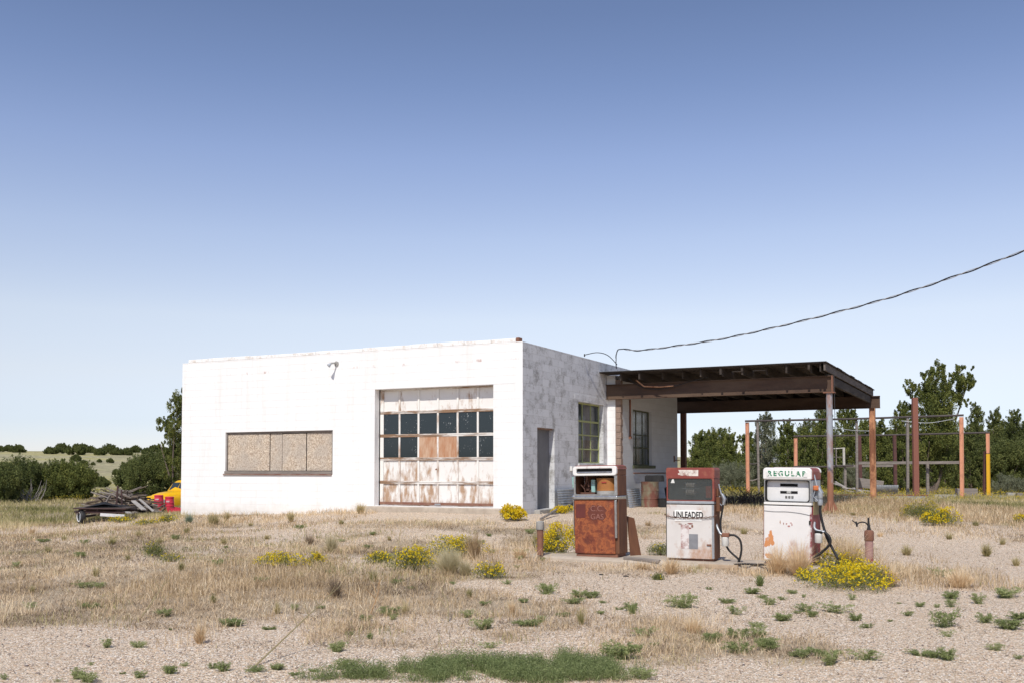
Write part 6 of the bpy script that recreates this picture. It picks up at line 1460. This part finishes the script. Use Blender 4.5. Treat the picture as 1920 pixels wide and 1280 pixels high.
bunch('thin straw tuft along the wall below the boarded window', 425, 976, 20, 24, 260, 11, m_olive, .7, .45)
bunch('tall straw tuft at the left front foot of the rightmost pump', 1458, 1074, 58, 80, 800, 12, m_straw, .65, .75)
bunch('leaning straw tuft in front of the rightmost pump', 1498, 1078, 70, 90, 800, 13, m_straw, .6, .8)
bunch('tall wispy straw tuft right of the rightmost pump', 1592, 1066, 70, 100, 800, 14, m_straw, .6, .7)
bunch('straw tuft at the left front foot of the middle pump', 1258, 1075, 38, 60, 480, 15, m_straw, .6, .75)
bunch('feathery grey olive tuft right of the standpipe', 1700, 1040, 22, 36, 400, 16, m_olive, .6, .6)
bunch('wind swept olive tuft in the gravel at the far right', 1850, 1042, 26, 34, 480, 17, m_olive, .5, .55)
bunch('dark spiky tuft in front of the rightmost pump corner', 1425, 1098, 26, 32, 260, 18, m_weed, .3, .55)
bunch('broad straw tuft right of the large flowering shrub', 1665, 1098, 46, 90, 800, 19, m_straw, .6, .55)
bunch('straw tuft with green base near the right of the yard', 1800, 1100, 42, 110, 900, 20, m_straw, .7, .55)
bunch('tangled dry tuft lower centre left of the weed mat', 375, 1205, 36, 44, 420, 21, m_straw, .55, .5)
bunch('straw tuft in the gravel below the middle pump', 1300, 1185, 34, 70, 420, 22, m_straw, .6, .7)
bunch('grey green tuft on the gravel below the rusty pump', 1185, 1150, 26, 34, 120, 23, m_weed, .5, .6)
bunch('straw tuft along the front of the island left of the middle pump', 1205, 1066, 16, 60, 380, 24, m_straw, .4, .6)
bunch('grey green tuft behind the grey capped pipe', 1006, 1030, 34, 30, 420, 25, m_olive, .35, .45)
bunch('light straw tuft between yard centre and the grey capped pipe', 975, 1045, 24, 60, 420, 26, m_straw, .55, .6)
rr = random.Random(77)
BG = [(60,1000),(120,1012),(210,1020),(90,1035),(260,1005),(300,1018),(350,998),(470,985),(640,982),(730,1012),(180,1080),(60,1110),(340,1070),(520,1150),(700,1090),(760,1150),(880,1120),(960,1150),(1090,1170),(1150,1005),(1215,985),(1395,1000),(1450,985),(1650,1005),(1780,1010),(1880,1020),(1600,965),(1690,960),(1830,985),(1905,1060),(420,1020),(500,1010),(40,1060),(240,1050),(400,1130),(560,1085)]
for k, (px, py) in enumerate(BG):
    s_ = rr.uniform(.7, 1.3)
    bunch('small dry grass tuft standing among matted grass in the yard', px, py, (10+(py-980)*.09)*s_, 26*s_, 170, 400+k, rr.choice([m_olive, m_straw, m_olive]), rr.uniform(.35,.7), .5, 'small dry grass tufts')
# long bare stalks
for k, (p, q, dx, lab) in enumerate((((728,1098),(752,985),0,'tall pale bare stalk rising left of the round flowering shrub'), ((478,1248),(640,1095),0,'long thin straw stalk leaning right across the left yard'), ((262,1160),(312,1085),0,'thin straw stalk leaning right in the left yard'), ((695,1150),(712,1085),0,'orange brown upright stalk in the middle yard'), ((840,1165),(828,1105),0,'pale green thin stalk in the middle yard'))):
    a = px2g(*p); b_ = at(q[0], q[1], a.y+(.5 if k != 1 else 1.4)); mb = MB(); mid = a.lerp(b_, .5)+Vector((.03,0,.03))
    mb.tube(spline([a, mid, b_], 5), [.008*(1-.07*i) for i in range(11)], 5)
    for j in range(4):
        c = a.lerp(b_, .45+.13*j); mb.tube([c, c+Vector((random.uniform(-.1,.1), random.uniform(-.05,.05), random.uniform(.05,.14)))], [.004,.002], 4)
    tag(mb.build('dry_stalk', m_pale if k != 3 else simple('orange_stalk', (.42,.25,.12)), None), lab, 'stalk')
# dead brush behind the pumps
b = MB(); random.seed(5); c = px2g(1400, 945)
for k in range(130):
    a = random.uniform(0, 6.28); L = random.uniform(.3,.95); p = c+Vector((random.uniform(-.7,.7), random.uniform(-.2,.2), 0)); e_ = p+Vector((math.cos(a)*L*.9, math.sin(a)*L*.5, random.uniform(.1,.6)))
    b.tube([p, p.lerp(e_,.5)+Vector((0,0,.06)), e_], [.014,.01,.005], 4, False)
tag(b.build('dead_brush', simple('dark_dead_twigs', (.11,.085,.07), (.17,.14,.12), 9), None), 'dark heap of dead brush on the grass between middle and right pump', 'brush')
# dark flat stones on the gravel before the rusty pump, a few white rocks
for k, (px, py, w, mt, lab) in enumerate(((1127,1077,8,m_dark,'flat dark stone on the gravel below the rusty pump'),(1173,1080,9,m_dark,'larger flat dark stone on the gravel left of the middle pump'),(1178,1076,5,m_dark,'smallest dark stone beside the larger flat dark one'),(1745,1102,7,m_conc,'pale stone beside the straw tufts in the right yard'),(1480,1253,12,m_conc,'pale flat rock on the gravel at the bottom right'),(1257,1226,9,m_conc,'pale small rock on the gravel at the bottom centre'))):
    c = px2g(px, py); w_ = w/F*c.y/2*1.3; o = lump(MB(), (0,0,0), w_, 500+k, (1,.7,.4), 2, .12).build('stone', mt, None, smooth=True); o.location = c; tag(o, lab, 'stone')
# more junipers filling the row behind the frames
rr = random.Random(12)
for k, (px, D, ty, w) in enumerate(((1350,76,822,60),(1405,78,815,70),(1455,80,812,80),(1500,78,806,70),(1560,76,800,80),(1625,74,790,80),(1680,76,792,80),(1725,74,800,80),(1775,72,805,90),(1835,76,792,80),(1885,78,785,80),(1940,74,780,90),(2020,70,770,110))):
    tree('juniper', 'dark juniper in the closed second row behind the shed frames', px, D, 915, ty, w, 700+k, mat=m_jun if k % 3 else m_jun2, shape='cone' if k % 2 else 'bush', size=.15, dens=1.0, group='junipers in the second row', trunks=3)

# short olive and green grass patches through the yard
x, y = scatter(150000, 8.0, 34); d = dry(x, y); w = vnoise(x, y*1.5, 1.5, 90)*.55+vnoise(x, y*1.3, .45, 91)*.45
k = (rng.uniform(0, 1, len(x)) < np.clip((w-.53)*6, 0, 1)*sstep(.05, .5, d)*np.clip(sstep(12, 17, y)+.35, 0, 1)) & ~inb(x, y); x, y = x[k], y[k]; n_ = len(x)
V, Fa, Fb, q = blades(x, y, gz(x, y), rng.uniform(.03, .11, n_), .0022+.0004*y, np.abs(rng.normal(.5, .4, n_)), np.clip(.25+.5*vnoise(x, y, 1.2, 92)+rng.normal(0, .12, n_), 0, 1))
tag(npmesh('short_green_grass', V, [Fa, Fb], m_olive, q), 'short olive green grass in irregular patches through the yard', 'grass', kind='stuff')
# thin straw everywhere the ground is dry, mixed with tawny stalks
x, y = scatter(210000, 8.5, 32); d = dry(x, y); w = vnoise(x, y*1.4, 1.1, 97)*.5+vnoise(x, y, .33, 98)*.5
k = (rng.uniform(0, 1, len(x)) < np.clip((w-.40)*3.4, 0, 1)*sstep(.15, .75, d)) & ~inb(x, y); x, y = x[k], y[k]; n_ = len(x)
V, Fa, Fb, q = blades(x, y, gz(x, y), rng.uniform(.03, .15, n_)*(.45+vnoise(x, y, 1.4, 99)), .0013+.0003*y, np.abs(rng.normal(.6, .5, n_)), np.clip(.25+.6*vnoise(x, y, 1.9, 100)+rng.normal(0, .18, n_), 0, 1))
tag(npmesh('thin_straw', V, [Fa, Fb], m_straw, q), 'thin short straw standing between the matted grass of the yard', 'grass', kind='stuff')
# dry twigs and litter lying on the gravel
x, y = scatter(140000, 6.2, 30); w = vnoise(x, y*1.8, 1.6, 95)*.5+vnoise(x, y*1.4, .4, 96)*.5; k = (rng.uniform(0, 1, len(x)) < .03+np.clip((w-.50)*4, 0, 1)*sstep(.0, .45, dry(x, y))) & ~inb(x, y); x, y = x[k], y[k]; n_ = len(x)
V, Fa, Fb, q = blades(x, y, gz(x, y)+.012, rng.uniform(.01, .03, n_), .004+.0002*y, rng.uniform(2, 6, n_), np.clip(rng.normal(.12, .2, n_), 0, 1), droop=0)
tag(npmesh('dry_litter', V, [Fa, Fb], m_thatch, q), 'fallen stems and dry litter lying over the gravel', 'litter', kind='stuff')

# low green herbs between the straw in the middle of the yard
rr = random.Random(31)
for k in range(44):
    px, py = rr.uniform(30, 1180), rr.uniform(992, 1180); w = rr.uniform(7, 17)*(.6+(py-990)/220)
    c = px2g(px, py)
    if bool(inb(np.array([c.x]), np.array([c.y]))[0]): continue
    s_ = w/F*c.y; o = bpy.data.objects.new('olive_herb', WP[(k*7) % 16]); COL.objects.link(o); o.location = c-Vector((0,0,.004)); o.rotation_euler.z = rr.uniform(0, 6.28)
    o.scale = (s_*rr.uniform(1.1,2.0), s_*rr.uniform(.9,1.6), min(s_, .16)*rr.uniform(.6,1.2)); tag(o, 'small green herb growing among the straw of the middle yard', 'weed', 'green herbs among the straw')
